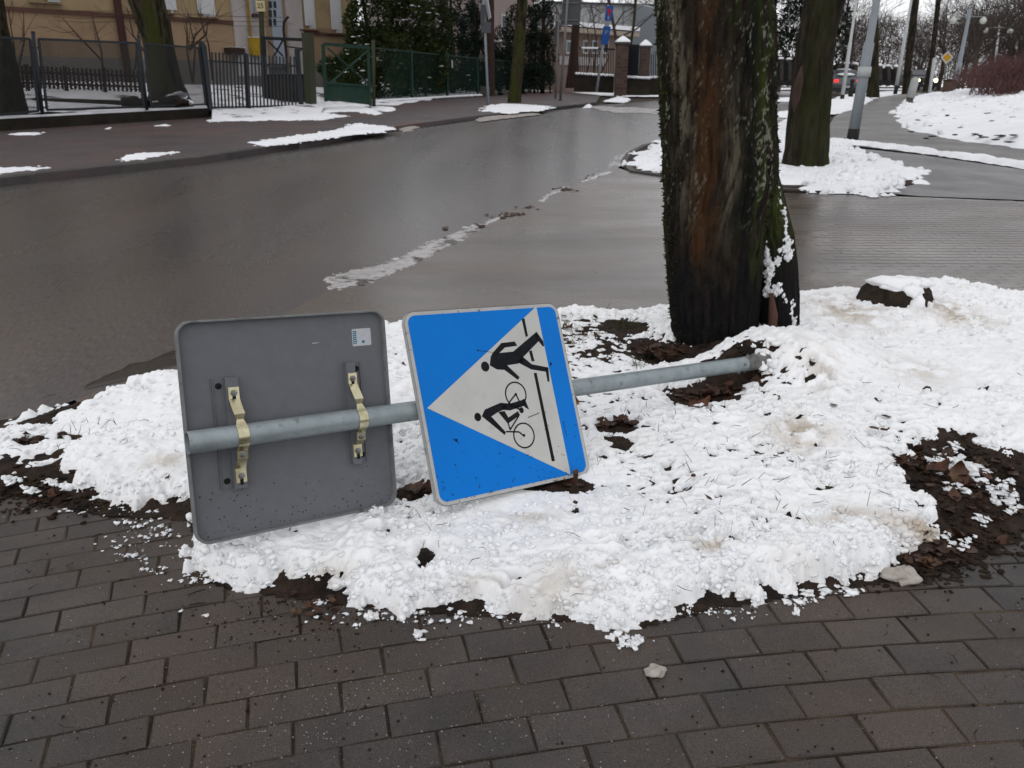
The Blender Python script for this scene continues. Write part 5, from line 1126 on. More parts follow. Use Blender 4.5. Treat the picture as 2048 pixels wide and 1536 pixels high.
mb = MB(); mb.tube([at(66, 204, 20.6), at(150, 205, 20.9), at(245, 208, 21.3), at(252, 210, 21.3)], [.10, .09, .09, .06], 8); tag(mb.build('log', MT['bark_dark'], None, True), 'dark log lying in the snow behind the wire fence', 'log')
# yard trees
px_trunk('garden_tree', [(224, -60, 50), (200, -50, 44), (150, -38, 34), (100, -30, 24), (50, -24, 13), (0, -20, 6), (-40, -18, 2)], fence_pt(0, 238)[1] + .75, 'thick mossy tree trunk at the left edge behind the wire fence', MT['bark_moss'], 60, 41, rid=14)
tb = px_trunk('garden_tree', [(212, 294, 384), (195, 300, 378), (160, 302, 362), (120, 298, 352), (80, 287, 344), (40, 273, 337), (0, 258, 326), (-60, 240, 318)], fence_pt(340, 218)[1] + .9, 'leaning mossy tree trunk behind the wire fence in front of the drainpipe', MT['bark_moss'], 60, 42, rid=14)
snow_mesh = MB(); rk = MB(); yb0 = fence_pt(340, 218)[1]
for px, py, r, k in ((352, 196, .20, 0), (338, 203, .18, 1), (372, 205, .15, 0), (322, 203, .14, 0), (300, 204, .12, 1), (360, 188, .13, 0)): (snow_mesh, rk)[k].lump(at(px, py, yb0 + .5), (r * 1.3, r * .8, r * .7), int(px), 8, .6, .4)
snow_mesh.build('snow_at_roots', MT['snow_far'], tb, True); rk.build('root_flare', MT['bark_dark'], tb, True)
for px, py, r, lb in ((265, 203, .20, 'dark rock or root lump in the snow right of the log'), (346, 203, .22, 'dark lump under a snow cap beside the leaning yard trunk')):
    q = MB(); q.lump(at(px, py, yb0 + .3), (r * 1.5, r, r * .8), px, 9, .7, .4); tag(q.build('rock', MT['wall_dark'], None, True), lb, 'rock')
# thin leafless shrubs against the facade
rs = np.random.RandomState(14); mb = MB()
for (x0, y0, x1, y1, n_) in ((205, 150, 178, 22, 1), (260, 140, 258, 0, 1), (385, 165, 375, 30, 2), (30, 140, 18, 20, 2), (425, 160, 400, 20, 1), (200, 120, 140, 40, 1), (380, 100, 410, 30, 2), (300, 120, 262, 30, 2)):
    for i in range(n_):
        yy = 23.5 + rs.rand() * 2.0; a = at(x0 + rs.normal() * 4, y0, yy); b = at(x1 + rs.normal() * 12, y1 + rs.normal() * 8, yy + .3); m_ = (a + b) / 2 + rs.normal(size=3) * .1
        mb.tube([a, m_, b], [.032, .024, .010], 5)
        for k in range(2): limbs(mb, lerp(a, b, rs.uniform(.3, .95)), nrm(b - a) + rs.normal(size=3) * .5, .8, .011, 1, rs, 3)
tag(mb.build('bare_shrubs', MT['rust']), kind='stuff')
# ------------------------------------------------------------------ conifers behind the green fence
def foliage(name, blobs, n, leaf, m, parent, rs, up=.35, flat=1.0):
    """leaf sprays spread through ellipsoids (cx,cy,cz,rx,ry,rz) with gaps between clumps"""
    V = np.zeros((n * 4, 3)); w = np.array([b[3] * b[5] for b in blobs]); w = w / w.sum(); k = 0
    ch = rs.choice(len(blobs), n, p=w)
    for i in range(n):
        b = blobs[ch[i]]; u = nrm(rs.normal(size=3)); r = rs.uniform(.35, 1.0) ** .5
        clump = .78 + .44 * vnoise(np.array([u[0] * 3.2 + ch[i]]), np.array([u[2] * 3.2 + u[1] * 2]), 5)[0]
        p = np.array(b[:3]) + u * np.array(b[3:]) * r * clump
        a = nrm(u + np.array([0, 0, up]) + rs.normal(size=3) * .55); e = nrm(np.cross(a, rs.normal(size=3))); L = leaf * rs.uniform(.5, 1.3)
        V[4 * i] = p; V[4 * i + 1] = p + a * L * .5 + e * L * .22; V[4 * i + 2] = p + a * L; V[4 * i + 3] = p + a * L * .5 - e * L * .22
    return mesh_np(name, V, np.arange(n * 4).reshape(-1, 4), m, parent)
def snow_dabs(name, blobs, n, r0, parent, rs):
    mb = MB()
    for i in range(n):
        b = blobs[rs.randint(len(blobs))]; u = nrm(rs.normal(size=3) + np.array([0, -.8, .5])); p = np.array(b[:3]) + u * np.array(b[3:]) * rs.uniform(.8, 1.0); mb.lump(p, r0 * rs.uniform(.2, .8) * np.array([1.3, 1, .45]), rs.randint(999), 4, .6, .5)
    return tag(mb.build(name, MT['snow_far'], parent, True), kind='stuff')
def conifer(name, label, y, base, outline, n, leaf, m, seed, dabs=30, trunk_w=.12, cat='tree', group=None):
    """outline: list of (px, py, half px width, half px height) foliage masses"""
    rs = np.random.RandomState(seed); b0 = at(base[0], base[1], y); t = root(name, b0, label, cat, group); bl = []
    for px, py, hw, hh in outline:
        c = at(px, py, y); e = at(px + hw, py, y); f = at(px, py - hh, y); r = abs(e[0] - c[0]) * 1.22; bl.append((c[0], c[1] + rs.uniform(-.2, .2), c[2], r, r * .9, abs(f[2] - c[2])))
    foliage('crown', bl, n, leaf, m, t, rs)
    top = max(b[2] for b in bl); mb = MB(); mb.tube([b0 - (0, 0, .3), (b0 + np.array([bl[-1][0], bl[-1][1], top])) / 2, np.array([bl[-1][0], bl[-1][1], top])], [trunk_w, trunk_w * .8, trunk_w * .3], 8); mb.build('trunk', MT['bark_dark'], t, True)
    if dabs: snow_dabs('snow_dabs', bl, dabs, leaf * .75, t, rs)
    return t
conifer('thuja_tree', 'dense green thuja beside the house with white snow dabs on its left edge', 32.5, (760, 200), [(735, 40, 36, 60), (760, 110, 55, 50), (745, -60, 34, 60), (750, 165, 60, 30), (725, 90, 26, 40)], 14000, .15, MT['thuja'], 1, 46)
conifer('thuja_tree', 'bushy thuja in the middle of the green fence, brownish green and loose', 34.5, (805, 196), [(815, 110, 50, 60), (820, 40, 42, 45), (830, 165, 52, 24), (800, 0, 36, 40), (855, 130, 36, 50)], 14000, .15, MT['thuja'], 2, 34)
conifer('spruce_tree', 'dark bluish spruce between the thuja and the triangular sign pole', 38, (905, 192), [(905, 120, 40, 55), (905, 60, 28, 40), (903, 10, 18, 40), (915, 165, 46, 20), (900, -30, 10, 30)], 8000, .13, MT['spruce'], 3, 14)
conifer('spruce_tree', 'nearly black slim spruce right of the mossy pavement tree', 42.5, (1085, 185), [(1082, 110, 26, 45), (1084, 50, 22, 45), (1086, 0, 17, 40), (1078, 150, 30, 26), (1088, -40, 10, 30)], 8000, .12, MT['spruce'], 4, 4)
conifer('spruce_tree', 'dark low spruce behind the fence between the trunk and the sign pole', 40.5, (1005, 186), [(1005, 140, 32, 40), (1000, 90, 20, 34), (960, 150, 34, 30)], 6500, .12, MT['spruce'], 5, 10)
conifer('evergreen_shrub', 'low evergreen shrub with snow behind the cross braced green gate', 30.3, (700, 168), [(690, 140, 42, 26), (665, 135, 22, 18), (715, 118, 30, 26)], 5000, .12, MT['thuja'], 6, 30, .05, 'shrub')
conifer('evergreen_shrub', 'low dark hedge behind the right half of the green fence', 42, (1070, 186), [(1060, 155, 40, 26), (930, 160, 40, 22), (980, 165, 50, 18)], 6000, .12, MT['spruce'], 7, 8, .05, 'shrub')
conifer('thuja_tree', 'dull olive thuja filling the gap right of the loose middle thuja', 36.5, (868, 192), [(868, 120, 34, 60), (872, 50, 30, 50), (868, 165, 40, 24), (866, 0, 26, 40)], 8000, .13, MT['thuja'], 8, 16)
conifer('spruce_tree', 'broad dark spruce behind the mossy pavement trunk', 43, (1045, 184), [(1045, 120, 40, 50), (1045, 50, 30, 46), (1040, 160, 40, 24)], 7000, .14, MT['spruce'], 9, 6)
conifer('spruce_tree', 'dark spruce filling the space just left of the triangular sign pole', 40, (955, 190), [(955, 120, 34, 56), (950, 60, 26, 46), (955, 10, 20, 40), (955, 165, 40, 22)], 7000, .14, MT['spruce'], 10, 8)
px_trunk('garden_tree', [(190, 972, 990), (100, 971, 989), (0, 972, 988), (-60, 972, 987)], 38, 'reddish brown tree trunk right behind the triangular sign', MT['bark_red'], 20, 51, rid=9)
px_trunk('garden_tree', [(170, 938, 950), (90, 940, 951), (0, 941, 951)], 41, 'pale brown slim trunk left of the triangular sign, before the pinkish house', MT['bark_bg'], 16, 52, rid=8, crm=MT['twigs_bg'])
px_trunk('garden_tree', [(172, 1131, 1160), (100, 1140, 1157), (40, 1145, 1160), (-40, 1148, 1163)], 44, 'brown forked tree trunk right of the grey rectangular sign', MT['bark_red'], 20, 53, rid=9)
px_trunk('garden_tree', [(150, 1240, 1246), (60, 1226, 1232), (0, 1214, 1221), (-40, 1210, 1216)], 44, 'crooked young tree with spreading branches behind the parking sign', MT['bark_bg'], 12, 54, rid=6, crm=MT['twigs_bg'], hgt=2)
px_trunk('garden_tree', [(100, 1258, 1263), (40, 1266, 1271), (-30, 1270, 1276)], 43, 'thin upright young tree behind the snow capped brick pillar', MT['bark_moss'], 12, 55, rid=6, crm=MT['twigs_bg'], hgt=2)
rs = np.random.RandomState(23); mb = MB()
for (x0, y0, x1, y1, w) in ((1232, 78, 1310, 25, .035), (1225, 60, 1275, 10, .03), (1150, 30, 1190, 15, .02), (1190, 16, 1210, 22, .02), (1158, 48, 1200, 40, .02), (1110, 70, 1132, 10, .04), (1185, 160, 1183, 10, .04), (1170, 160, 1176, 60, .03), (1200, 150, 1206, 80, .03), (1110, 10, 1120, 60, .04), (1090, 60, 1125, 0, .03)):
    a, b = at(x0, y0, 42.5), at(x1, y1, 42.3); mb.tube([a, (a + b) / 2 + rs.normal(size=3) * .15, b], [w * 1.4, w, w * .5], 4)
    for k in range(4): limbs(mb, lerp(a, b, rs.uniform(.2, .95)), nrm(b - a) + rs.normal(size=3) * .5, 1.3, w * .5, 1, rs, 3)
tag(mb.build('bare_branches', MT['twigs_bg']), kind='stuff')

# ------------------------------------------------------------------ buildings in the middle distance
def building(name, label, x0, x1, ytop, y0, y1, depth, m, zb_=.4):
    a, b = at(x0, ytop, y0), at(x1, ytop, y1); dd_ = nrm(np.r_[b[:2] - a[:2], 0]); nn = np.array([dd_[1], -dd_[0], 0]); t = root(name, np.r_[((a + b) / 2)[:2], zb_], label, 'building')
    zt = (a[2] + b[2]) / 2; L = np.linalg.norm((b - a)[:2]); c = (a + b) / 2 - nn * depth / 2; c = np.array([c[0], c[1], (zt + zb_ - 1) / 2]); mb = MB(); mb.box(c, (L, depth, zt - zb_ + 1), (dd_, nn, (0, 0, 1))); mb.build('wall', m, t)
    def bx(nm, px0, py0, px1, py1, mm_, off, dp, par=None):
        p, q_ = onplane(px0, py0, a, nn), onplane(px1, py1, a, nn); c_ = (p + q_) / 2 + nn * (off - dp / 2); mb_ = MB(); mb_.box(c_, (np.linalg.norm((q_ - p)[:2]), dp, abs(q_[2] - p[2])), (dd_, nn, (0, 0, 1))); return mb_.build(nm, mm_, par if par is not None else t)
    return t, bx, a, dd_, nn, zt, L
t, bx, a, dd_, nn, zt, L = building('white_building', 'large plain pale grey building behind bare branches and brick pillars', 1085, 1312, 6, 60, 62, 14, MT['bld_white'], .5)
bx('roof_edge', 1083, 5, 1316, 9, MT['sign_grey'], .25, .5); 
for x_ in (1120, 1180, 1245): bx('wall_joint', x_, 10, x_ + .6, 88, MT['sign_side'], .02, .05)
mb = MB(); p, q_ = at(1268, 6, 60.6), at(1340, 24, 58); mb.add([p, q_, q_ - (0, 0, 6), p - (0, 0, 6), p + (8, 10, 0), q_ + (8, 10, 0)], [(0, 1, 2, 3), (0, 4, 5, 1)]); mb.build('roof_slope', MT['sign_side'], t)
t, bx, a, dd_, nn, zt, L = building('brown_bungalow', 'low brown house with a pale wide eave behind the brick pillars', 1112, 1262, 62, 50, 55, 8, MT['bld_brown'], .6)
bx('eave', 1109, 54, 1266, 74, MT['eave'], .5, .9); bx('snow_on_eave', 1109, 51, 1266, 55, MT['snow_far'], .55, .9)
for x_ in (1132, 1166, 1184, 1206): f_ = bx('window', x_, 80, x_ + 9, 108, MT['white_paint'], .06, .1); bx('pane', x_ + 1.5, 84, x_ + 7.5, 104, MT['pane'], .09, .1, f_)
bx('white_base', 1118, 112, 1210, 132, MT['white_wall'], .08, .15)
t, bx, a, dd_, nn, zt, L = building('pinkish_house', 'tall pinkish house with white windows half hidden by dark conifers', 872, 1070, -120, 50, 54, 9, MT['bld_pink'], .6)
for x_ in (885, 916, 930, 1002, 1040):
    for y_ in (-60, 28): f_ = bx('window', x_, y_, x_ + 13, y_ + 44, MT['white_paint'], .06, .1); bx('pane', x_ + 2, y_ + 4, x_ + 11, y_ + 40, MT['pane'], .1, .1, f_); bx('snowy_sill', x_ - 2, y_ + 45, x_ + 15, y_ + 48, MT['snow_far'], .2, .2, f_)
bx('balcony', 925, 78, 990, 84, MT['snow_far'], .8, .8)

# brick pillars, garden wall and iron gate
def pillar(px0, px1, py0, py1, y, label, seed):
    a, b = at(px0, py1, y), at(px1, py1, y); w = b[0] - a[0]; c = (a + b) / 2; zt_ = at(px0, py0, y)[2]; z0_ = c[2] - .4; t = root('brick_pillar', (c[0], y, z0_), label, 'pillar'); rs = np.random.RandomState(seed)
    mb = MB(); mb.box((c[0], y, (z0_ + zt_) / 2), (w * .97, w * .97, zt_ - z0_)); mb.build('mortar_core', MT['mortar'], t)
    nb = 16; bh = (zt_ - z0_) / nb
    me = None
    for r in range(nb):
        for k in range(2):
            sp = .5 + (.16 if r % 2 else -.16); xa, xb = (-w / 2, -w / 2 + w * sp) if k == 0 else (-w / 2 + w * sp, w / 2)
            q = MB(); q.box((c[0] + (xa + xb) / 2, y, z0_ + (r + .5) * bh), (xb - xa - .025, w * (1 + .02 * rs.rand()), bh - .03)); q.build('brick', MT['brick'], t)
    mb = MB(); mb.box((c[0], y, zt_ + .04), (w * 1.25, w * 1.25, .08)); mb.build('cap', MT['concrete_dark'], t)
    mb = MB(); mb.lathe((c[0], y, zt_ + .08), [(w * .85, 0), (w * .8, .06), (w * .45, .17), (w * .08, .27)], 4, (nrm((1, 1, 0)), nrm((-1, 1, 0)), (0, 0, 1))); mb.build('snow_cap', MT['snow_far'], t)
    return t
pillar(1229, 1252, 88, 183, 40, 'tall brick gate pillar with a pyramid of snow, nearest the parking sign', 1); pillar(1277, 1296, 95, 166, 41, 'brick gate pillar with snow cap right of the dark gate', 2)
def lowwall(px0, py0, px1, py1, hpx, y, label, capm=True):
    a, b = at(px0, py0, y), at(px1, py1, y); t = root('stone_wall', (a + b) / 2, label, 'wall'); hz = hpx / FPX * y; mb = MB(); c = (a + b) / 2; dd_ = nrm(b - a); mb.box(c + np.array([0, .2, -hz / 2]), (np.linalg.norm(b - a), .4, hz + .3), (dd_, np.cross((0, 0, 1), dd_), (0, 0, 1))); mb.build('wall_body', MT['wall_dark'], t)
    mb = MB(); rs = np.random.RandomState(int(px0)); n = 14
    for i in range(n): mb.lump(lerp(a, b, (i + .5) / n) + np.array([0, .1, .17]), (np.linalg.norm(b - a) / n * .62, .26, .12), i, 4, .6, .35)
    mb.build('snow_cap', MT['snow_far'], t, True); return t
lowwall(1150, 155, 1228, 159, 18, 40.6, 'low dark wall with patchy snow left of the tall brick pillar'); lowwall(1253, 162, 1300, 164, 20, 40.2, 'low brown wall joining the two brick pillars'); lowwall(1296, 162, 1420, 164, 22, 41.5, 'low dark wall running behind the big tree trunk')
ig = root('iron_gate', at(1265, 162, 40.5), 'dark iron gate hung between the two brick pillars', 'gate')
for i in range(12):
    x_ = 1254 + i * 2; mb = MB(); mb.bar(at(x_, 163, 40.6), at(x_, 92, 40.6), .035, .03); mb.build('gate_bar', MT['iron'], ig)
mb = MB(); mb.box(at(1265, 128, 40.75), (at(1277, 128, 40.75)[0] - at(1253, 128, 40.75)[0], .03, 1.7)); mb.build('sheet_panel', MT['iron'], ig)
ir = root('iron_fence', at(1190, 157, 40.9), 'dark iron garden fence with a snowy top rail left of the brick pillar', 'fence')
for i in range(16):
    x_ = 1160 + i * 4.4; mb = MB(); mb.bar(at(x_, 160, 40.9), at(x_, 96, 40.9), .03, .03); mb.build('fence_bar', MT['iron'], ir)
for y_ in (98, 150): mb = MB(); mb.bar(at(1158, y_ - 2, 40.9), at(1230, y_ + 1, 40.9), .06, .05, up=(0, 1, 0)); mb.build('rail', MT['iron'], ir)
mb = MB(); mb.bar(at(1163, 95.5, 40.9), at(1196, 96, 40.9), .1, .07); mb.build('snow_cap', MT['snow_far'], ir)
i2 = root('iron_fence', at(1350, 163, 41.8), 'dark iron fence on the low wall behind the big tree trunk', 'fence')
for i in range(30):
    x_ = 1298 + i * 4.4; mb = MB(); mb.bar(at(x_, 164, 41.8), at(x_, 108, 41.8), .06, .03); mb.build('fence_bar', MT['iron'], i2)

# ------------------------------------------------------------------ traffic signs in the middle distance
def spole(name, label, bx_, by_, tx, ty, w, y=None, m=MT['galv_old'], cat='road sign'):
    b = G(bx_, by_) if y is None else at(bx_, by_, y); t = root(name, b, label, cat); a = at(tx, ty, b[1]); mb = MB(); mb.tube([b - (0, 0, .05), a], w / 2, 10); mb.build('pole', m, t, True); return t, b
t, b = spole('yield_sign', 'triangular yield sign seen edge on, with a small plate, left of the mossy tree', 977, 217, 966, -30, .085, m=MT['sign_side'])
yy = b[1]
for nm, pts, m, yo in (('sign_plate', [(963, -40), (968, -42), (981, 36), (977, 40)], MT['sign_side'], -.07), ('sign_rim', [(968, -42), (970, -42), (982.5, 35), (981, 36)], MT['white_paint'], -.075)):
    mb = MB(); q = [at(x_, y_, yy + yo) for x_, y_ in pts]; mb.add(q + [p_ + (.0, .035, 0) for p_ in q], [(0, 1, 2, 3), (4, 5, 6, 7), (0, 1, 5, 4), (1, 2, 6, 5), (2, 3, 7, 6), (3, 0, 4, 7)]); mb.build(nm, m, t)
mb = MB(); mb.prism(rrect(.30, .03, 3, .16), at(967, 30, yy) - (.0, .08, .0), nrm((.55, .83, 0)), (0, 0, 1), nrm((.83, -.55, 0)), .02); mb.build('sign_back', MT['sign_grey'], t)
mb = MB(); mb.box(at(972, 55, yy) - (0, .07, 0), (.34, .02, .33), (nrm((1, .3, 0)), nrm((-.3, 1, 0)), (0, 0, 1))); mb.build('small_plate', MT['sign_grey'], t)
t, b = spole('large_road_sign', 'dark grey back of a large rectangular road sign on a leaning pole', 1120, 206, 1138, -40, .10)
c0, c1 = at(1122, 50, b[1] + .08), at(1158, 50, b[1] + .08); mb = MB(); zt_ = at(1140, -45, b[1])[2]; mb.prism([(-.36, 0), (.36, 0), (.36, zt_ - c0[2]), (-.36, zt_ - c0[2])], (c0 + c1) / 2, (1, 0, 0), nrm((.07, 0, 1)), (0, 1, 0), .02); mb.build('sign_back', MT['sign_grey'], t)
mb = MB(); mb.bar(b + (0, 0, -.02), b + (0, 0, .12), .2, .2); mb.build('base_plate', MT['iron'], t)
for y_ in (6, 40): mb = MB(); mb.bar(at(1124, y_, b[1] + .06), at(1156, y_, b[1] + .06), .05, .03); mb.build('bracket', MT['galv_old'], t)
t, b = spole('narrow_sign', 'narrow grey sign seen edge on just left of the big grey sign', 1111, 195, 1117, 30, .08, 35)
mb = MB(); mb.box(at(1114, 64, 35), (.22, .05, .8), (nrm((1, .8, 0)), nrm((-.8, 1, 0)), nrm((.06, 0, 1)))); mb.build('sign_back', MT['sign_grey'], t)
t, b = spole('parking_sign', 'blue parking sign below a blue dead end sign with red bar on a leaning pole', 1193, 182, 1217, 10, .11, 37, MT['lamp_grey'])
fx, fz_ = nrm((1, .12, 0)), nrm((.12, 0, 1)); fnn = np.cross(fx, fz_); fnn = fnn if fnn[1] < 0 else -fnn
def plate(px, py, w, h, nm, m, off=.08): mb = MB(); c = at(px, py, 37) + fnn * off; mb.prism(rrect(h / 2, .04, 3, w / 2), c, fx, fz_, fnn, .02); return mb.build(nm, m, t), c
s1_, c1_ = plate(1210.5, 71, .32, .70, 'parking_plate', MT['park_blue']); s2_, c2_ = plate(1217, 27, .30, .58, 'dead_end_plate', MT['park_blue']); s3_, c3_ = plate(1213, 48, .20, .32, 'white_plate', MT['sign_side'])
text_mesh('parking_letter', 'P', .26, c1_ + fnn * .024 + fz_ * .10, (fx, fz_, fnn), MT['sign_side'], s1_)
mb = MB(); mb.prism([(-.03, -.24), (.03, -.24), (.03, .06), (-.03, .06)], c2_ + fnn * .022, fx, fz_, fnn, .004); mb.build('white_bar', MT['sign_side'], s2_)
mb = MB(); mb.prism([(-.10, .06), (.10, .06), (.08, .17), (-.08, .17)], c2_ + fnn * .022, fx, fz_, fnn, .005); mb.prism([(-.035, -.10), (.035, -.10), (.05, .07), (-.05, .07)], c2_ + fnn * .026, fx, fz_, fnn, .004); mb.build('red_bar', MT['sign_red'], s2_)
# ------------------------------------------------------------------ second island, snow strips, snow bank
isl2 = GP([(1248, 326), (1258, 310), (1290, 293), (1330, 284), (1440, 272), (1560, 262), (1650, 280), (1706, 304), (1770, 322), (1848, 350), (1842, 364), (1760, 390), (1640, 389), (1560, 385), (1330, 354), (1266, 344)])
isl2o = GP([(1246, 327), (1258, 309), (1290, 292), (1330, 283), (1440, 272), (1560, 264), (1645, 280), (1703, 307), (1764, 324), (1838, 350), (1836, 368), (1740, 390), (1560, 385), (1330, 354), (1266, 345)])
sheet('tree_island', [tuple(p) for p in isl2o], MT['soil'], .022, th=.06)
k2 = root('island_kerb', (0, 0, 0)); tag(k2, kind='structure')
for a, b in along([tuple(p) for p in isl2o[[14, 0, 1, 2, 3, 4]]] , .5) + along([tuple(p) for p in isl2o[[14, 13, 12, 11]]], 1.0):
    a3, b3 = np.r_[a, gz(a[1]) + .005], np.r_[b, gz(b[1]) + .005]; mb = MB(); mb.bar(a3, lerp(a3, b3, .985), .09, .05); mb.build('kerb_stone', MT['kerb'], k2)
y2 = G(1610, 338)[1]; x2 = G(1610, 338)[0]
def far_clump(n, r0, r1):
    def f(V, e, dep):
        r_ = np.random.RandomState(int(n)); w = (dep > .02) * (1 + 3 * np.exp(-(np.maximum(e, 0) / .25) ** 2)); i = r_.choice(len(V), n, p=w / w.sum()); R = r0 + (r1 - r0) * r_.rand(n) ** 2; P = V[i].copy(); P[:, 2] += R * r_.uniform(-.5, .1, n); return P, R
    return f
snowfield('snow', isl2, .045, lambda X, Y: gz(Y) + .055 + .11 * np.exp(-(((X - x2 - 1.5) / .9) ** 2 + ((Y - y2 - .1) / .5) ** 2)), lambda X, Y: gz(Y) + .016, edge=.35, edge_noise=.40, es=1.3, m=MT['snow_far'], lump=.10, ls=.28, pow_=.8, min_d=.022, fine_edge=.20, clump=far_clump(700, .02, .07),
          holes=lambda X, Y, e: .10 * sstep(fbm(X * 1.3, Y * 1.3, 4, 77), .54, .66) * sstep(x2 - .6 - X, -.3, 1.0), seed=5)
def strip(pts, w, name='snow', h=.08, step=.06, seed=0, en=.14, m=None):
    P = GP(pts); left, right = [], []
    for i in range(len(P)):
        d_ = nrm(np.r_[P[min(i + 1, len(P) - 1)] - P[max(i - 1, 0)], 0])[:2]; n_ = np.array([-d_[1], d_[0]]); ww = w if np.isscalar(w) else w[i]
        left.append(P[i] + n_ * ww / 2); right.append(P[i] - n_ * ww / 2)
    return snowfield(name, np.array(left + right[::-1]), step, lambda X, Y: gz(Y) + .02 + h, lambda X, Y: gz(Y) + .018, edge=.25, edge_noise=en, es=2.5, m=m or MT['snow_far'], lump=h * .5, ls=.22, seed=seed, min_d=.02, pow_=.8, fine_edge=en * .6)
strip([(1650, 284), (1720, 291), (1800, 300), (1880, 311), (1960, 322), (2060, 338), (2400, 392)], .42, seed=1, h=.07)
strip([(1560, 236), (1640, 226), (1690, 208), (1720, 195), (1790, 186)], [1.2, 1.3, 1.4, 1.6, 1.6], seed=2, h=.1, step=.1)
snowfield('snow', GP([(1552, 262), (1556, 248), (1575, 240), (1600, 239), (1612, 252), (1606, 268), (1575, 274)]), .06, lambda X, Y: gz(Y) + .28, edge=.8, edge_noise=.1, es=1.5, m=MT['snow_far'], lump=.06, seed=8)
strip([(1540, 180), (1600, 178), (1700, 180), (1800, 180)], 1.6, seed=3, h=.12, step=.14)
strip([(1556, 204), (1580, 201), (1600, 204)], .8, seed=4, h=.1, step=.1)
# snow bank
bank = GP([(1783, 228), (1788, 242), (1806, 257), (1850, 268), (1900, 279), (1970, 291), (2060, 302), (2400, 345), (2600, 230), (2048, 195), (1990, 190), (1860, 190), (1815, 200), (1795, 212)])
bx_, by_ = G(2080, 215)[:2]
def bank_top(X, Y):
    e = np.concatenate([sdf(X[i:i + 40], Y[i:i + 40], bank) for i in range(0, len(X), 40)])
    return gz(Y) + .10 + .115 * np.clip(e, 0, 9) + (fbm(X * .5, Y * .5, 3, 90) - .5) * .18
snowfield('snow_bank', bank, .10, bank_top, edge=.5, edge_noise=.3, es=1.2, m=MT['snow_far'], lump=.07, ls=.5, seed=9, kind='structure', clump=far_clump(500, .04, .13),
          holes=lambda X, Y, e: .0 * X)
# dark clods poking through the bank
rs = np.random.RandomState(44); mb = MB()
for px, py in [(1800 + 240 * rs.rand(), 196 + 84 * rs.rand()) for _ in range(34)] + [(1838, 214), (1862, 222), (1873, 208), (1886, 206), (1893, 220), (1835, 240), (1852, 232), (1919, 250), (1950, 268), (1960, 271), (2001, 271), (2018, 284), (1985, 242), (1890, 219), (1826, 205)]:
    p = G(px, py); 
    for yy in np.arange(p[1] * .5, p[1] + 2, .15):
        q = at(px, py, yy)
        if q[2] < float(bank_top(np.array([[q[0]]]), np.array([[q[1]]]))[0, 0]) + .02: break
    mb.lump(q, (rs.uniform(.04, .12), .06, .025), rs.randint(99), 5, .5, .5)
tag(mb.build('clods', MT['soil']), kind='stuff')

# ------------------------------------------------------------------ far kerb snow, gutter ice and puddle with painted sky sheen
def patch(px, name='snow', h=.03, seed=0, step=.03, base=KH, en=.09, m=None):
    h *= .45; step *= .7
    p = GP(px, base); return snowfield(name, p, step, lambda X, Y: gz(Y) + base + h, lambda X, Y: gz(Y) + base - .004, edge=.22, edge_noise=en, es=4, m=m or MT['snow_far'], lump=h * .5, ls=.14, seed=seed, min_d=h * .3, pow_=1.0, fine_edge=en * .9)
patch([(-60, 352), (-10, 336), (60, 332), (88, 336), (40, 343), (0, 347)], seed=1, en=.16); patch([(226, 319), (250, 311), (300, 304), (352, 304), (330, 309), (290, 316), (250, 323)], seed=2, en=.16)
patch([(500, 288), (560, 276), (640, 266), (700, 255), (710, 246), (745, 250), (795, 257), (770, 262), (700, 270), (600, 284), (540, 292)], seed=3, h=.04, base=KH + .012, en=.24)
patch([(790, 258), (815, 252), (835, 250), (842, 256), (810, 264)], seed=4, h=.08, base=.02, m=MT['slush'])
patch([(424, 243), (440, 234), (560, 229), (640, 226), (690, 232), (640, 240), (540, 240)], seed=5, h=.05, step=.04, en=.3)
patch([(632, 208), (700, 205), (760, 224), (755, 229), (700, 222), (640, 226)], seed=6, h=.07, step=.06, en=.25)
patch([(740, 214), (790, 216), (788, 222), (765, 224)], seed=7, h=.10, step=.06)
patch([(965, 222), (975, 212), (1010, 208), (1050, 210), (1100, 213), (1090, 220), (1050, 223), (1020, 227)], seed=8, h=.05, step=.08, base=KH, en=.3)
patch([(945, 240), (960, 234), (1020, 230), (1080, 226), (1080, 229), (1000, 238), (960, 243)], seed=9, h=.06, step=.07, base=.03, m=MT['slush'])
patch([(1165, 216), (1172, 209), (1185, 209), (1183, 216)], seed=10, h=.16, step=.08, base=.03); patch([(1205, 203), (1235, 195), (1262, 199), (1250, 205)], seed=11, h=.14, step=.12, base=.03)
patch([(1100, 190), (1135, 181), (1230, 184), (1330, 183), (1330, 193), (1240, 193), (1150, 187)], seed=12, h=.08, step=.12, base=.03, en=.3); patch([(1120, 186), (1125, 164), (1180, 166), (1228, 175), (1225, 182), (1160, 178)], seed=13, h=.08, step=.14, base=.05, en=.3)
patch([(1255, 188), (1290, 178), (1420, 180), (1420, 190), (1300, 192)], seed=14, h=.10, step=.12, base=.03)
patch([(8, 268), (60, 266), (92, 264), (80, 270), (40, 270)], seed=15, h=.05, step=.05, base=KH); patch([(205, 258), (222, 254), (224, 258)], seed=16, h=.05, step=.03, base=KH); patch([(300, 252), (345, 247), (340, 252)], seed=17, h=.05, step=.04, base=KH)
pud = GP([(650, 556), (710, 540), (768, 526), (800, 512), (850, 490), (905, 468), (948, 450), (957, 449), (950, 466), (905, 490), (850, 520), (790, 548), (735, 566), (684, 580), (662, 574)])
snowfield('puddle', pud, .012, lambda X, Y: gz(Y) + .0085 + 0 * X, lambda X, Y: gz(Y) - .002, edge=.03, edge_noise=.05, es=6, m=MT['wet_ice_sheen'], seed=20, min_d=.002, kind='structure', fine_edge=.07)  # puddle whose sky sheen is painted in as pale colour
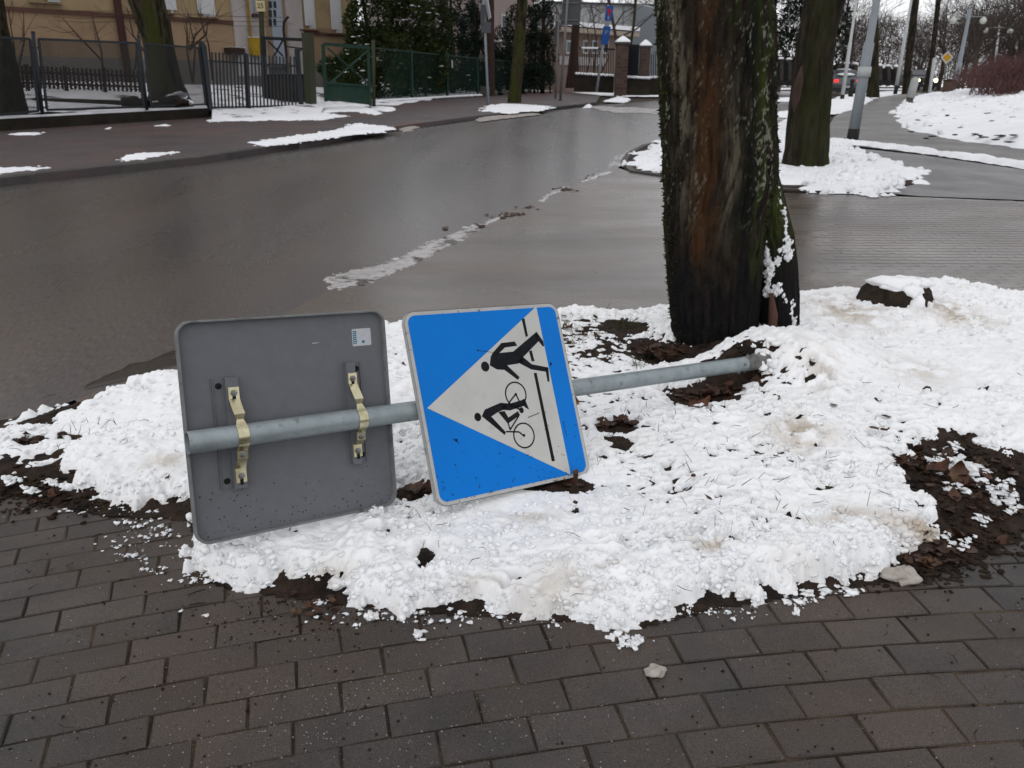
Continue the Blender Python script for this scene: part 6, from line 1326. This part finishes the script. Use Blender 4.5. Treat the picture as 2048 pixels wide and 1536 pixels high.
for i, q in enumerate(([(958, 452), (985, 437), (1010, 430), (1000, 440), (965, 454)], [(1075, 402), (1105, 382), (1130, 372), (1140, 374), (1110, 390), (1085, 406)], [(1150, 368), (1180, 352), (1225, 340), (1250, 336), (1225, 346), (1180, 362)], [(1210, 336), (1235, 312), (1290, 290), (1300, 291), (1262, 312), (1250, 330)])):
    snowfield('gutter_ice_sheen', GP(q), .02, lambda X, Y: gz(Y) + .012 + 0 * X, lambda X, Y: gz(Y) - .002, edge=.05, edge_noise=.08, es=6, m=MT['wet_ice_sheen'], seed=30 + i, min_d=.003)  # smaller wet pieces with the same painted sky sheen
mb = MB(); rs = np.random.RandomState(5)
for px, py, n_, sx, sy in ((960, 450, 26, 10, 4), (1020, 428, 30, 16, 4), (1125, 378, 34, 16, 4), (1060, 415, 16, 14, 3), (890, 455, 6, 5, 2), (1000, 432, 10, 30, 4), (1190, 352, 12, 20, 4)):
    for i in range(n_): p = G(px + rs.normal() * sx * .6, py + rs.normal() * sy * .6, .01); mb.lump(p, rs.uniform(.006, .024) * np.array([1.2, 1, .4]), rs.randint(99), 4, .5, .5)
tag(mb.build('gutter_leaves', MT['leaf_brown']), kind='stuff')
# murky shallow water along the near gutter on the left
snowfield('puddle', GP([(20, 838), (70, 808), (150, 775), (260, 735), (345, 705), (345, 730), (240, 762), (130, 800), (70, 830)]), .02, lambda X, Y: gz(Y) + .006 + 0 * X, lambda X, Y: gz(Y) - .003, edge=.05, edge_noise=.12, es=4, m=MT['water'], seed=41, min_d=.003, kind='structure')
snowfield('snow', GP([(0, 852), (30, 838), (80, 822), (120, 806), (125, 812), (80, 832), (40, 846)]), .012, lambda X, Y: gz(Y) + .04 + 0 * X, lambda X, Y: gz(Y) + .0, edge=.07, edge_noise=.04, es=6, m=MT['snow'], lump=.03, ls=.06, seed=42, fine_edge=.035, pow_=.9)

# ------------------------------------------------------------------ the stump
st = root('tree_stump', G(1800, 612, .1), 'rotten dark tree stump half covered with snow right of the big tree', 'stump')
c = G(1800, 634, .08); c = np.array([c[0], c[1] + .10, c[2]])
rg = [(c[2] - .1, c[0], c[1], .235), (c[2] + .02, c[0], c[1], .215), (c[2] + .15, c[0], c[1], .165), (c[2] + .19, c[0], c[1], .09), (c[2] + .19, c[0], c[1], .005)]
trunk_surface(rg, 60, np.concatenate([np.linspace(c[2] - .1, c[2] + .189, 18)]), lambda T, Z: 1 + .3 * (tnoise(T, Z, 2.5, 5, 3, 90) - .5) + .16 * (ridges(T, Z, 14, 6, 91) - .5), 'stump_body', MT['wood_stump'], st)
mb = MB()
for dx, dy, dz, rx, ry, rz in ((-.02, -.03, .175, .15, .11, .035), (.045, -.16, .075, .05, .05, .07), (.03, -.21, .01, .075, .06, .06), (.10, -.02, .175, .09, .09, .03), (-.06, -.08, .165, .07, .07, .02), (.02, -.12, .15, .06, .06, .04)): mb.lump(c + np.array([dx, dy, dz]), (rx, ry, rz / .6), int(dx * 100 + 50), 10, .6, .25)
mb.build('snow_cap', MT['snow'], st, True)

# ------------------------------------------------------------------ lamp posts, posts and small things along the path
def lamp(label, b, top_px, w0, y=None, base_h=.35, globes=None, H=None, m='lamp_grey', collar=None, grp=None):
    b = np.array(b); t = root('street_lamp', b, label, 'street lamp', grp); a = at(top_px[0], top_px[1], b[1]); up_ = nrm(a - b); Lh = H if H else np.linalg.norm(a - b); e = b + up_ * Lh
    mb = MB(); mb.tube([b + up_ * base_h, b + up_ * Lh * .35, b + up_ * Lh * .352, e], [w0 * .52, w0 * .47, w0 * .36, w0 * .26], 14); mb.build('pole', MT[m], t, True)
    mb = MB(); mb.tube([b - (0, 0, .1), b + up_ * base_h], [w0 * .58, w0 * .55], 14); mb.build('base', MT['black_base'], t, True)
    if collar: q = b + up_ * collar; mb = MB(); mb.tube([q - up_ * .09, q + up_ * .09], w0 * .62, 14); mb.build('collar', MT['lamp_white'], t, True)
    gw = globes[0] if globes else .55; zt_ = e - up_ * (globes[1] if globes else .35); gr = globes[2] if globes else .2
    mb = MB(); mb.tube([zt_ - (gw, 0, 0), zt_ + (gw, 0, 0)], .025, 6); mb.build('cross_arm', MT[m], t, True)
    for s_ in (-1, 1):
        q = zt_ + np.array([s_ * gw, 0, 0]); mb = MB(); mb.lathe(q - (0, 0, gr * 2.1), [(.02, 0), (gr * .7, gr * .25), (gr, gr * .9), (gr * .85, gr * 1.4), (gr * .35, gr * 1.9), (.03, gr * 2.1)], 14); mb.build('lamp_globe', MT['globe'], t, True)
    return t
b = G(1704, 283); lamp('big leaning grey lamp post with a black foot standing beside the brick path', b, (1757, -20), .20, base_h=.24, H=5.2, collar=1.30)
b = G(1683, 205); lamp('thin pale lamp post in front of the silver car', b, (1716, -20), .15, base_h=.3, H=6.5, m='lamp_white')
b = at(1791, 184, 42); lamp('thin pale lamp post leaning beside the dark trunk past the silver car', b, (1828, -30), .16, base_h=.3, H=7.2, m='lamp_white')
b = at(1908, 182, 46); lamp('grey lamp post with two white globes rising behind the snow bank', b, (1941, 18), .30, base_h=.4, globes=(.78, .36, .17))
b = at(1985, 170, 60); lamp('small far lamp post with two globes above the red hedge', b, (2000, 42), .22, base_h=.3, globes=(.80, .42, .20), m='lamp_white')
b = at(2023, 170, 68); lamp('farthest pale lamp post at the right edge above the hedge', b, (2037, 60), .22, base_h=.3, globes=(.95, .42, .20), m='lamp_white')
p = G(1700, 200); bo = root('bollard', p, 'short black bollard beside the thin pale lamp post', 'bollard'); mb = MB(); a_ = at(1704, 168, p[1]); mb.lathe(p, [(.11, -.05), (.10, .5), (.07, .55), (.07, .72), (.10, .78), (.06, .86)], 12, ((1, 0, 0), (0, 1, 0), nrm(a_ - p))); mb.build('bollard_body', MT['black_base'], bo, True)
p = G(1816, 212, .05); mk = root('marker_post', p, 'white concrete marker post with a dark foot at the corner of the snow bank', 'post'); up_ = nrm(at(1831, 158, p[1]) - p); mb = MB(); ax_ = (nrm((1, 0, -up_[0])), (0, 1, 0), up_)
mb.lathe(p, [(.13, -.2), (.12, .28)], 12, ax_); mb.build('foot', MT['concrete_dark'], mk, True); mb = MB(); Lm = np.linalg.norm(at(1831, 158, p[1]) - p); mb.lathe(p + up_ * .28, [(.145, 0), (.14, Lm * .62), (.12, Lm * .72), (.03, Lm * .76)], 14, ax_); mb.build('shaft', MT['concrete'], mk, True)
b = at(1860, 182, 44); t = root('priority_sign', b, 'white post with a yellow diamond priority sign beyond the snow bank', 'road sign'); mb = MB(); mb.tube([b - (0, 0, .3), at(1869, 116, 44)], .08, 10); mb.build('post', MT['lamp_white'], t, True)
b = at(1889, 178, 47); t = root('priority_sign', b, 'yellow diamond sign with white edge left of the double globe lamp', 'road sign'); mb = MB(); mb.tube([b - (0, 0, .3), at(1893, 108, 47)], .05, 8); mb.build('pole', MT['galv_old'], t, True)
c = at(1894, 115, 46.9); mb = MB(); mb.prism([(-.34, 0), (0, -.34), (.34, 0), (0, .34)], c, (1, 0, 0), (0, 0, 1), (0, -1, 0), .02); pl = mb.build('sign_plate', MT['white_paint'], t); mb = MB(); mb.prism([(-.23, 0), (0, -.23), (.23, 0), (0, .23)], c - (0, .022, 0), (1, 0, 0), (0, 0, 1), (0, -1, 0), .01); mb.build('yellow_field', MT['sign_yellow'], pl)
for o_ in [o for o in bpy.data.objects if o.name == 'priority_sign' and 'white post' in o.get('label', '')]: o_.name = 'marker_post'; o_['category'] = 'post'; o_['label'] = 'thin plain white post right of the glowing headlights'
b = at(1896, 186, 40); t = root('litter_bin', b, 'brown round litter bin behind the edge of the snow bank', 'litter bin'); mb = MB(); mb.lathe(b, [(.24, -.3), (.27, .1), (.28, .5), (.25, .52), (.24, .46), (.23, .1)], 18); mb.build('bin_body', MT['bin_brown'], t, True); mb = MB(); mb.lathe(b + (0, 0, .52), [(.29, 0), (.27, .05), (.05, .09)], 18); mb.build('bin_rim', MT['rust'], t, True)

# ------------------------------------------------------------------ cars
def car(label, c, yaw, paint, front, grp='cars on the road'):
    f = np.array([math.sin(yaw), math.cos(yaw), 0.0]) ; s_ = np.array([f[1], -f[0], 0.0]); up_ = np.array([0, 0, 1.0]); t = root('car', c, label, 'car', grp); c = np.asarray(c)
    W = .88; prof = [(-2.0, .25, 1.0), (-2.08, .6, 1.0), (-2.02, .92, .96), (-1.75, 1.0, .94), (-1.3, 1.40, .76), (-.6, 1.48, .74), (.35, 1.45, .74), (1.05, 1.02, .92), (1.8, .86, .94), (2.05, .62, .97), (2.05, .25, .98)]
    V = []
    for y_, z_, w_ in prof:
        for sg in (-1, 1): V.append(c + f * y_ + s_ * sg * W * w_ + up_ * z_)
    n = len(prof); F = [(2 * i, 2 * i + 1, 2 * i + 3, 2 * i + 2) for i in range(n - 1)] + [tuple(2 * i for i in range(n))[::-1], tuple(2 * i + 1 for i in range(n)), (0, 2 * n - 2, 2 * n - 1, 1)]
    mb = MB(); mb.add(V, F); mb.build('body', paint, t)
    def quad(nm, y0, z0, w0, y1, z1, w1, m, off):
        nn = nrm(np.cross((f * (y1 - y0) + up_ * (z1 - z0)), s_)); nn = nn if np.dot(nn, f * (y0 + y1)) > 0 else -nn; q = [c + f * y0 - s_ * w0 + up_ * z0, c + f * y0 + s_ * w0 + up_ * z0, c + f * y1 + s_ * w1 + up_ * z1, c + f * y1 - s_ * w1 + up_ * z1]
        mb = MB(); mb.add([p_ + nn * off for p_ in q], [(0, 1, 2, 3)]); return mb.build(nm, m, t)
    quad('rear_window', -1.72, 1.03, .70, -1.34, 1.36, .60, MT['pane'], .012); quad('windscreen', 1.02, 1.06, .70, .42, 1.41, .60, MT['pane'], .012)
    for sg in (-1, 1):
        mb = MB(); q = [(-1.55, 1.02, .935), (.95, 1.05, .925), (.30, 1.38, .77), (-1.22, 1.36, .785)]; mb.add([c + f * y_ + s_ * sg * (W * w_ + .012) + up_ * z_ for y_, z_, w_ in q], [(0, 1, 2, 3)]); mb.build('side_window', MT['pane'], t)
        for y_ in (-1.3, 1.35):
            mb = MB(); q = c + f * y_ + s_ * sg * W * .9 + up_ * .31; mb.lathe(q - s_ * .1, [(.2, 0), (.31, .02), (.31, .18), (.2, .2)], 18, (f, up_, s_)); wh = mb.build('wheel', MT['tyre'], t, True)
        mb = MB(); mb.box(c - f * 2.06 + s_ * sg * W * .78 + up_ * .80, (.26, .08, .16), (s_, f, up_)); mb.build('tail_light', MT['tail'] if not front else MT['sign_red'], t)
        mb = MB(); mb.lathe(c + f * 1.98 + s_ * sg * W * .76 + up_ * .66, [(.14, 0), (.15, .06), (.07, .10)], 14, (s_, up_, f)); mb.build('headlight', MT['head'] if front else MT['white_paint'], t, True)
    mb = MB(); mb.box(c + f * (2.06 if front else -2.085) + up_ * .45, (.52, .02, .12), (s_, f, up_)); mb.build('number_plate', MT['white_paint'], t)
    mb = MB(); mb.box(c + f * (2.05 if front else -2.06) + up_ * .30, (1.66, .1, .2), (s_, f, up_)); mb.build('bumper', MT['car_dark'], t)
    if not front:
        mb = MB(); mb.lump(c + f * -.2 + up_ * 1.48, (.62, .9, .07), 5, 8, 1, .15); mb.lump(c + f * -1.55 + up_ * 1.17, (.55, .2, .12), 6, 6, .8, .2); mb.build('snow_cover', MT['snow_far'], t, True)
    return t
car('silver car with red tail lights and snow on its roof, driving away', G(1694, 189) + np.array([.1, 2.0, 0]), .10, MT['car_silver'], False)
hb = at(1852, 178, 66); car('oncoming car with two glowing yellow headlights beyond the trees', np.array([hb[0], 68.0, hb[2] - .05]), math.pi + .03, MT['car_dark'], True)

# ------------------------------------------------------------------ far fence with capped pillars, hedge and woodland
ff = root('park_fence', at(1700, 170, 52), 'long dark fence with white capped posts behind the silver car', 'fence')
for i in range(16):
    x_ = 1545 + i * 16.5; y_t = 118 + i * 1.1; yy = 52 + i * .4
    a, b = at(x_, y_t, yy), at(x_, 172, yy); mb = MB(); mb.bar(b, a, .24, .24); p_ = mb.build('post', MT['bark_bg'], ff); mb = MB(); mb.lump(a + (0, 0, .06), (.20, .2, .10), i, 5, .8, .2); mb.build('snow_cap', MT['snow_far'], p_, True)
    if i < 15:
        a2 = at(x_ + 16.5, y_t + 1.1, yy + .4); mb = MB(); q = [at(x_, y_t + 5, yy), at(x_ + 16.5, y_t + 6, yy + .4), at(x_ + 16.5, 166, yy + .4), at(x_, 166, yy)]
        for k in range(9): t_ = (k + .5) / 9; mb.bar(lerp(q[3], q[2], t_), lerp(q[0], q[1], t_), .15, .04)
        mb.bar(q[0], q[1], .08, .06, up=(0, 1, 0)); mb.bar(q[3], q[2], .3, .3, up=(0, 1, 0)); mb.build('fence_panel', MT['iron'], ff)
rs = np.random.RandomState(31)
def twig_mass(name, regions, n, L, w, m, label=None, cat=None, kind=None, up=1.0, parent=None):
    V = np.zeros((n * 3, 3)); ar = np.array([abs((r[1] - r[0]) * (r[3] - r[2])) for r in regions]); ch = rs.choice(len(regions), n, p=ar / ar.sum())
    for i in range(n):
        r = regions[ch[i]]; px, py, yy = rs.uniform(r[0], r[1]), rs.uniform(r[2], r[3]), rs.uniform(r[4], r[5]); p = at(px, py, yy); a = nrm(rs.normal(size=3) * np.array([.8, .8, .6]) + np.array([0, 0, up])); e = nrm(np.cross(a, rs.normal(size=3))); l_ = L * rs.uniform(.5, 1.4)
        V[3 * i] = p - e * w; V[3 * i + 1] = p + e * w; V[3 * i + 2] = p + a * l_
    return mesh_np(name, V, np.arange(n * 3).reshape(-1, 3), m, parent)
hg = root('red_hedge', at(1990, 190, 33), 'reddish leafless hedge on top of the snow bank at the right edge', 'hedge')
twig_mass('twigs', [(1905, 2080, 150, 176, 33, 38), (1955, 2120, 135, 190, 30, 35), (1985, 2160, 125, 160, 30, 36), (1990, 2200, 165, 205, 29, 31)], 9000, .55, .012, MT['red_twigs'], parent=hg)
mb = MB()
for i in range(40):
    p = at(rs.uniform(1925, 2110), 190, rs.uniform(30, 35)); limbs(mb, p, (rs.normal() * .3, rs.normal() * .3, 1), .7, .02, 1, rs, 4)
mb.build('stems', MT['red_twigs'], hg)
# woodland across the road: many bare trees that read as one mass
protos = []
for k in range(5):
    r_ = np.random.RandomState(200 + k); mb, tw = MB(), MB(); mb.tube([(0, 0, -.5), (.1, 0, 1.5), (.0, .1, 3.2)], [.2, .17, .14], 7)
    for i in range(4): limbs(mb, (0, .05, 2.0 + i * .4), nrm([r_.normal() * .7, r_.normal() * .7, 1.0]), 2.4, .09, 4, r_, 4, spread=.9, minr=.010, tw=tw)
    mb.add(tw.v, tw.f); protos.append((np.array(mb.v), mb.f))
V, F = [], []; nb = 0
spots = []
for i in range(26): spots.append((rs.uniform(1500, 2350), rs.uniform(70, 115), rs.uniform(.9, 1.5)))
for i in range(9): spots.append((rs.uniform(880, 1330), rs.uniform(66, 110), rs.uniform(.8, 1.3)))
for i in range(5): spots.append((rs.uniform(1885, 2100), rs.uniform(56, 66), rs.uniform(.7, 1.0)))
WV, WF = [], []
for px, yy, s_ in spots:
    k = rs.randint(5); v, f = protos[k]; b = at(px, 172, yy); b[2] = .68; a = rs.rand() * 6.28; R = np.array([[math.cos(a), -math.sin(a), 0], [math.sin(a), math.cos(a), 0], [0, 0, 1]])
    WV.append(v @ R.T * s_ + b); off = sum(len(q) for q in WV[:-1]); WF += [tuple(j + off for j in q) for q in f]
tag(mesh_np('bare_woodland', np.concatenate(WV), WF, MT['twigs_bg']), kind='stuff')
sp = conifer('spruce_tree', 'tall dark green spruce standing far behind the two street trees', 55, (1600, 172), [(1590, 100, 40, 40), (1595, 50, 34, 45), (1600, 0, 26, 45), (1680, 90, 16, 40), (1690, 40, 12, 30), (1585, 140, 44, 22)], 3800, .26, MT['spruce'], 61, 12)
tag(twig_mass('undergrowth', [(1690, 1880, 90, 160, 72, 80), (1880, 2200, 60, 160, 62, 80), (1700, 1860, 40, 120, 74, 84)], 7000, 1.0, .016, MT['twigs_bg']), kind='stuff')
tag(twig_mass('far_woods', [(800, 1640, 130, 172, 100, 130), (1640, 2300, 50, 172, 100, 130)], 9000, 1.9, .045, MT['bark_bg']), kind='stuff')
# ------------------------------------------------------------------ leaves, grass and twigs on the island
rs = np.random.RandomState(77)
def leaf_mesh(c, L, az, tilt, curl, mb, lobes=5):
    u = np.array([math.cos(az), math.sin(az), 0]); v = np.array([-math.sin(az), math.cos(az), 0]); w = np.array([0, 0, 1.0]); u2 = u * math.cos(tilt) + w * math.sin(tilt); w2 = np.cross(u2, v)
    n = 9; V = []; F = []
    for i in range(n + 1):
        t = i / n; hw = L * .36 * math.sin(math.pi * min(1, t * .93 + .05)) * (1 + .13 * math.sin(t * lobes * 6.28)); 
        for j in (-1, 0, 1): V.append(np.asarray(c) + u2 * L * (t - .5) + v * hw * j + w2 * (curl * L * ((t - .5) ** 2 * 1.5 + .35 * abs(j) * (1 + .5 * math.sin(7 * t)))))
    for i in range(n):
        for j in range(2): a = 3 * i + j; F.append((a, a + 1, a + 4, a + 3))
    mb.add(V, F)
def surf(x, y):
    return float(top_z(np.array([x]), np.array([y]))[0])
def big_leaf(px, py, L, m, label, az, tilt, z):
    p = G(px, py, z); p[2] = max(p[2], float(soil_z(p[None, 0], p[None, 1])[0]) + .012); mb = MB(); leaf_mesh(p, L, az, tilt, .35, mb); return tag(mb.build('fallen_leaf', m, None, True), label, 'leaf', 'dead leaves on the island')
big_leaf(806, 735, .045, MT['leaf_red'], 'reddish leaf standing in the snow between the two sign panels', 1.2, .9, .05); big_leaf(830, 978, .075, MT['leaf_brown'], 'curled brown leaf on the snow below the gap between the panels', .4, .3, .065)
big_leaf(1139, 655, .05, MT['leaf_red'], 'small dark red leaf right of the top corner of the blue panel', .5, .4, .065); big_leaf(1150, 815, .045, MT['leaf_orange'], 'small orange leaf under the pole right at the edge of the blue panel', 1.4, 1.0, .06)
big_leaf(1400, 812, .10, MT['leaf_red'], 'large wet red brown leaf in the thawed hole below the pole', .3, .25, .085); big_leaf(1878, 938, .085, MT['leaf_red'], 'large rust brown leaf beside the dark soil on the right', .2, .35, .085)
big_leaf(1800, 925, .075, MT['leaf_red'], 'dark red leaf poking from the snow left of the bare soil', -.3, .4, .085); big_leaf(1915, 960, .09, MT['leaf_brown'], 'upright folded brown leaf next to the round snow ball', 1.3, .9, .06)
big_leaf(336, 955, .02, MT['leaf_red'], 'tiny red leaf on the snow left of the grey panel', .8, .5, .075); big_leaf(141, 1131, .022, MT['leaf_brown'], 'small curled brown leaf on the left paving bricks', .2, .5, .012)
mb = MB()
for px, py, sx, sy, n_, z, L in ((1320, 702, 40, 8, 40, .075, .07), (1400, 800, 45, 14, 30, .07, .08), (1850, 935, 40, 16, 40, .06, .055), (1950, 985, 70, 44, 44, .03, .05), (1850, 1120, 70, 14, 30, .02, .04), (1245, 862, 30, 8, 12, .05, .07), (1500, 765, 30, 15, 16, .11, .07), (620, 1215, 60, 20, 18, .012, .03), (1180, 660, 60, 40, 14, .055, .05), (60, 880, 50, 12, 12, .03, .05), (840, 985, 30, 16, 10, .055, .05), (1110, 968, 50, 6, 12, .04, .06), (1760, 800, 200, 90, 10, .14, .05), (1300, 1000, 200, 60, 8, .09, .03), (1900, 1090, 60, 12, 20, .015, .06), (90, 990, 90, 15, 10, .012, .04)):
    for i in range(n_):
        p = G(px + rs.normal() * sx * .6, py + rs.normal() * sy * .6, z + rs.uniform(-.01, .006)); p[2] = max(p[2], float(soil_z(p[None, 0], p[None, 1])[0]) + .006)
        leaf_mesh(p, L * rs.uniform(.4, 1.1), rs.rand() * 6.28, rs.normal() * .4, rs.uniform(-.1, .5), mb)
tag(mb.build('leaf_litter', MT['leaf_brown'], None, True), kind='stuff')
V, F = [], []
for px, py, sx, sy, n_, z in ((1255, 652, 22, 12, 130, .05), (1150, 675, 16, 16, 110, .05), (1275, 735, 12, 6, 60, .06), (1135, 700, 30, 30, 50, .05), (1175, 870, 14, 10, 40, .05), (1190, 790, 30, 12, 60, .05), (1160, 905, 10, 14, 40, .045), (1885, 975, 14, 14, 60, .05), (1240, 700, 110, 60, 160, .055), (1300, 860, 120, 40, 90, .07), (1380, 850, 60, 20, 60, .09), (430, 1000, 250, 100, 60, .06), (1600, 800, 250, 150, 130, .12), (1500, 960, 300, 100, 110, .09), (200, 880, 120, 60, 60, .05), (870, 1090, 60, 40, 40, .05)):
    for i in range(n_):
        p = G(px + rs.normal() * sx * .7, py + rs.normal() * sy * .7, z - .015); L = rs.uniform(.03, .075); a = nrm(rs.normal(size=3) * np.array([.8, .8, .3]) + np.array([0, 0, .8])); e = nrm(np.cross(a, rs.normal(size=3))) * rs.uniform(.0007, .0014); k = nrm(rs.normal(size=3)) * L * .2
        b = len(V); V += [p - e, p + e, p + a * L * .6 + e * .8 + k * .4, p + a * L * .6 - e * .8 + k * .4, p + a * L * .9 + k]; F += [(b, b + 1, b + 2, b + 3), (b + 3, b + 2, b + 4)]
tag(mesh_np('grass', V, F, MT['grass']), kind='stuff')
mb = MB()
for i in range(150):
    px, py = rs.uniform(-20, 2060), rs.uniform(640, 1500); x_, y_ = G(px, py)[:2]; ins = sdf(np.array([x_]), np.array([y_]), isl_snow)[0] > .05
    if not ins and rs.rand() < .72: continue
    z = surf(x_, y_) + .012 if ins else .008; L = rs.uniform(.015, .06); a = rs.rand() * 6.28; p = np.array([x_, y_, z]); mb.tube([p, p + L * .5 * np.array([math.cos(a), math.sin(a), .12]), p + L * np.array([math.cos(a + .3), math.sin(a + .3), .05])], [.0011, .001, .0005], 4)
for px, py, px2, py2 in ((183, 1075, 205, 1066), (375, 1190, 412, 1178), (378, 1210, 413, 1205), (1318, 1047, 1350, 1050)): mb.tube([G(px, py, .01), G((px + px2) / 2, (py + py2) / 2 - 1, .014), G(px2, py2, .01)], [.0015, .002, .001], 5)
tag(mb.build('twigs', MT['twig']), kind='stuff')
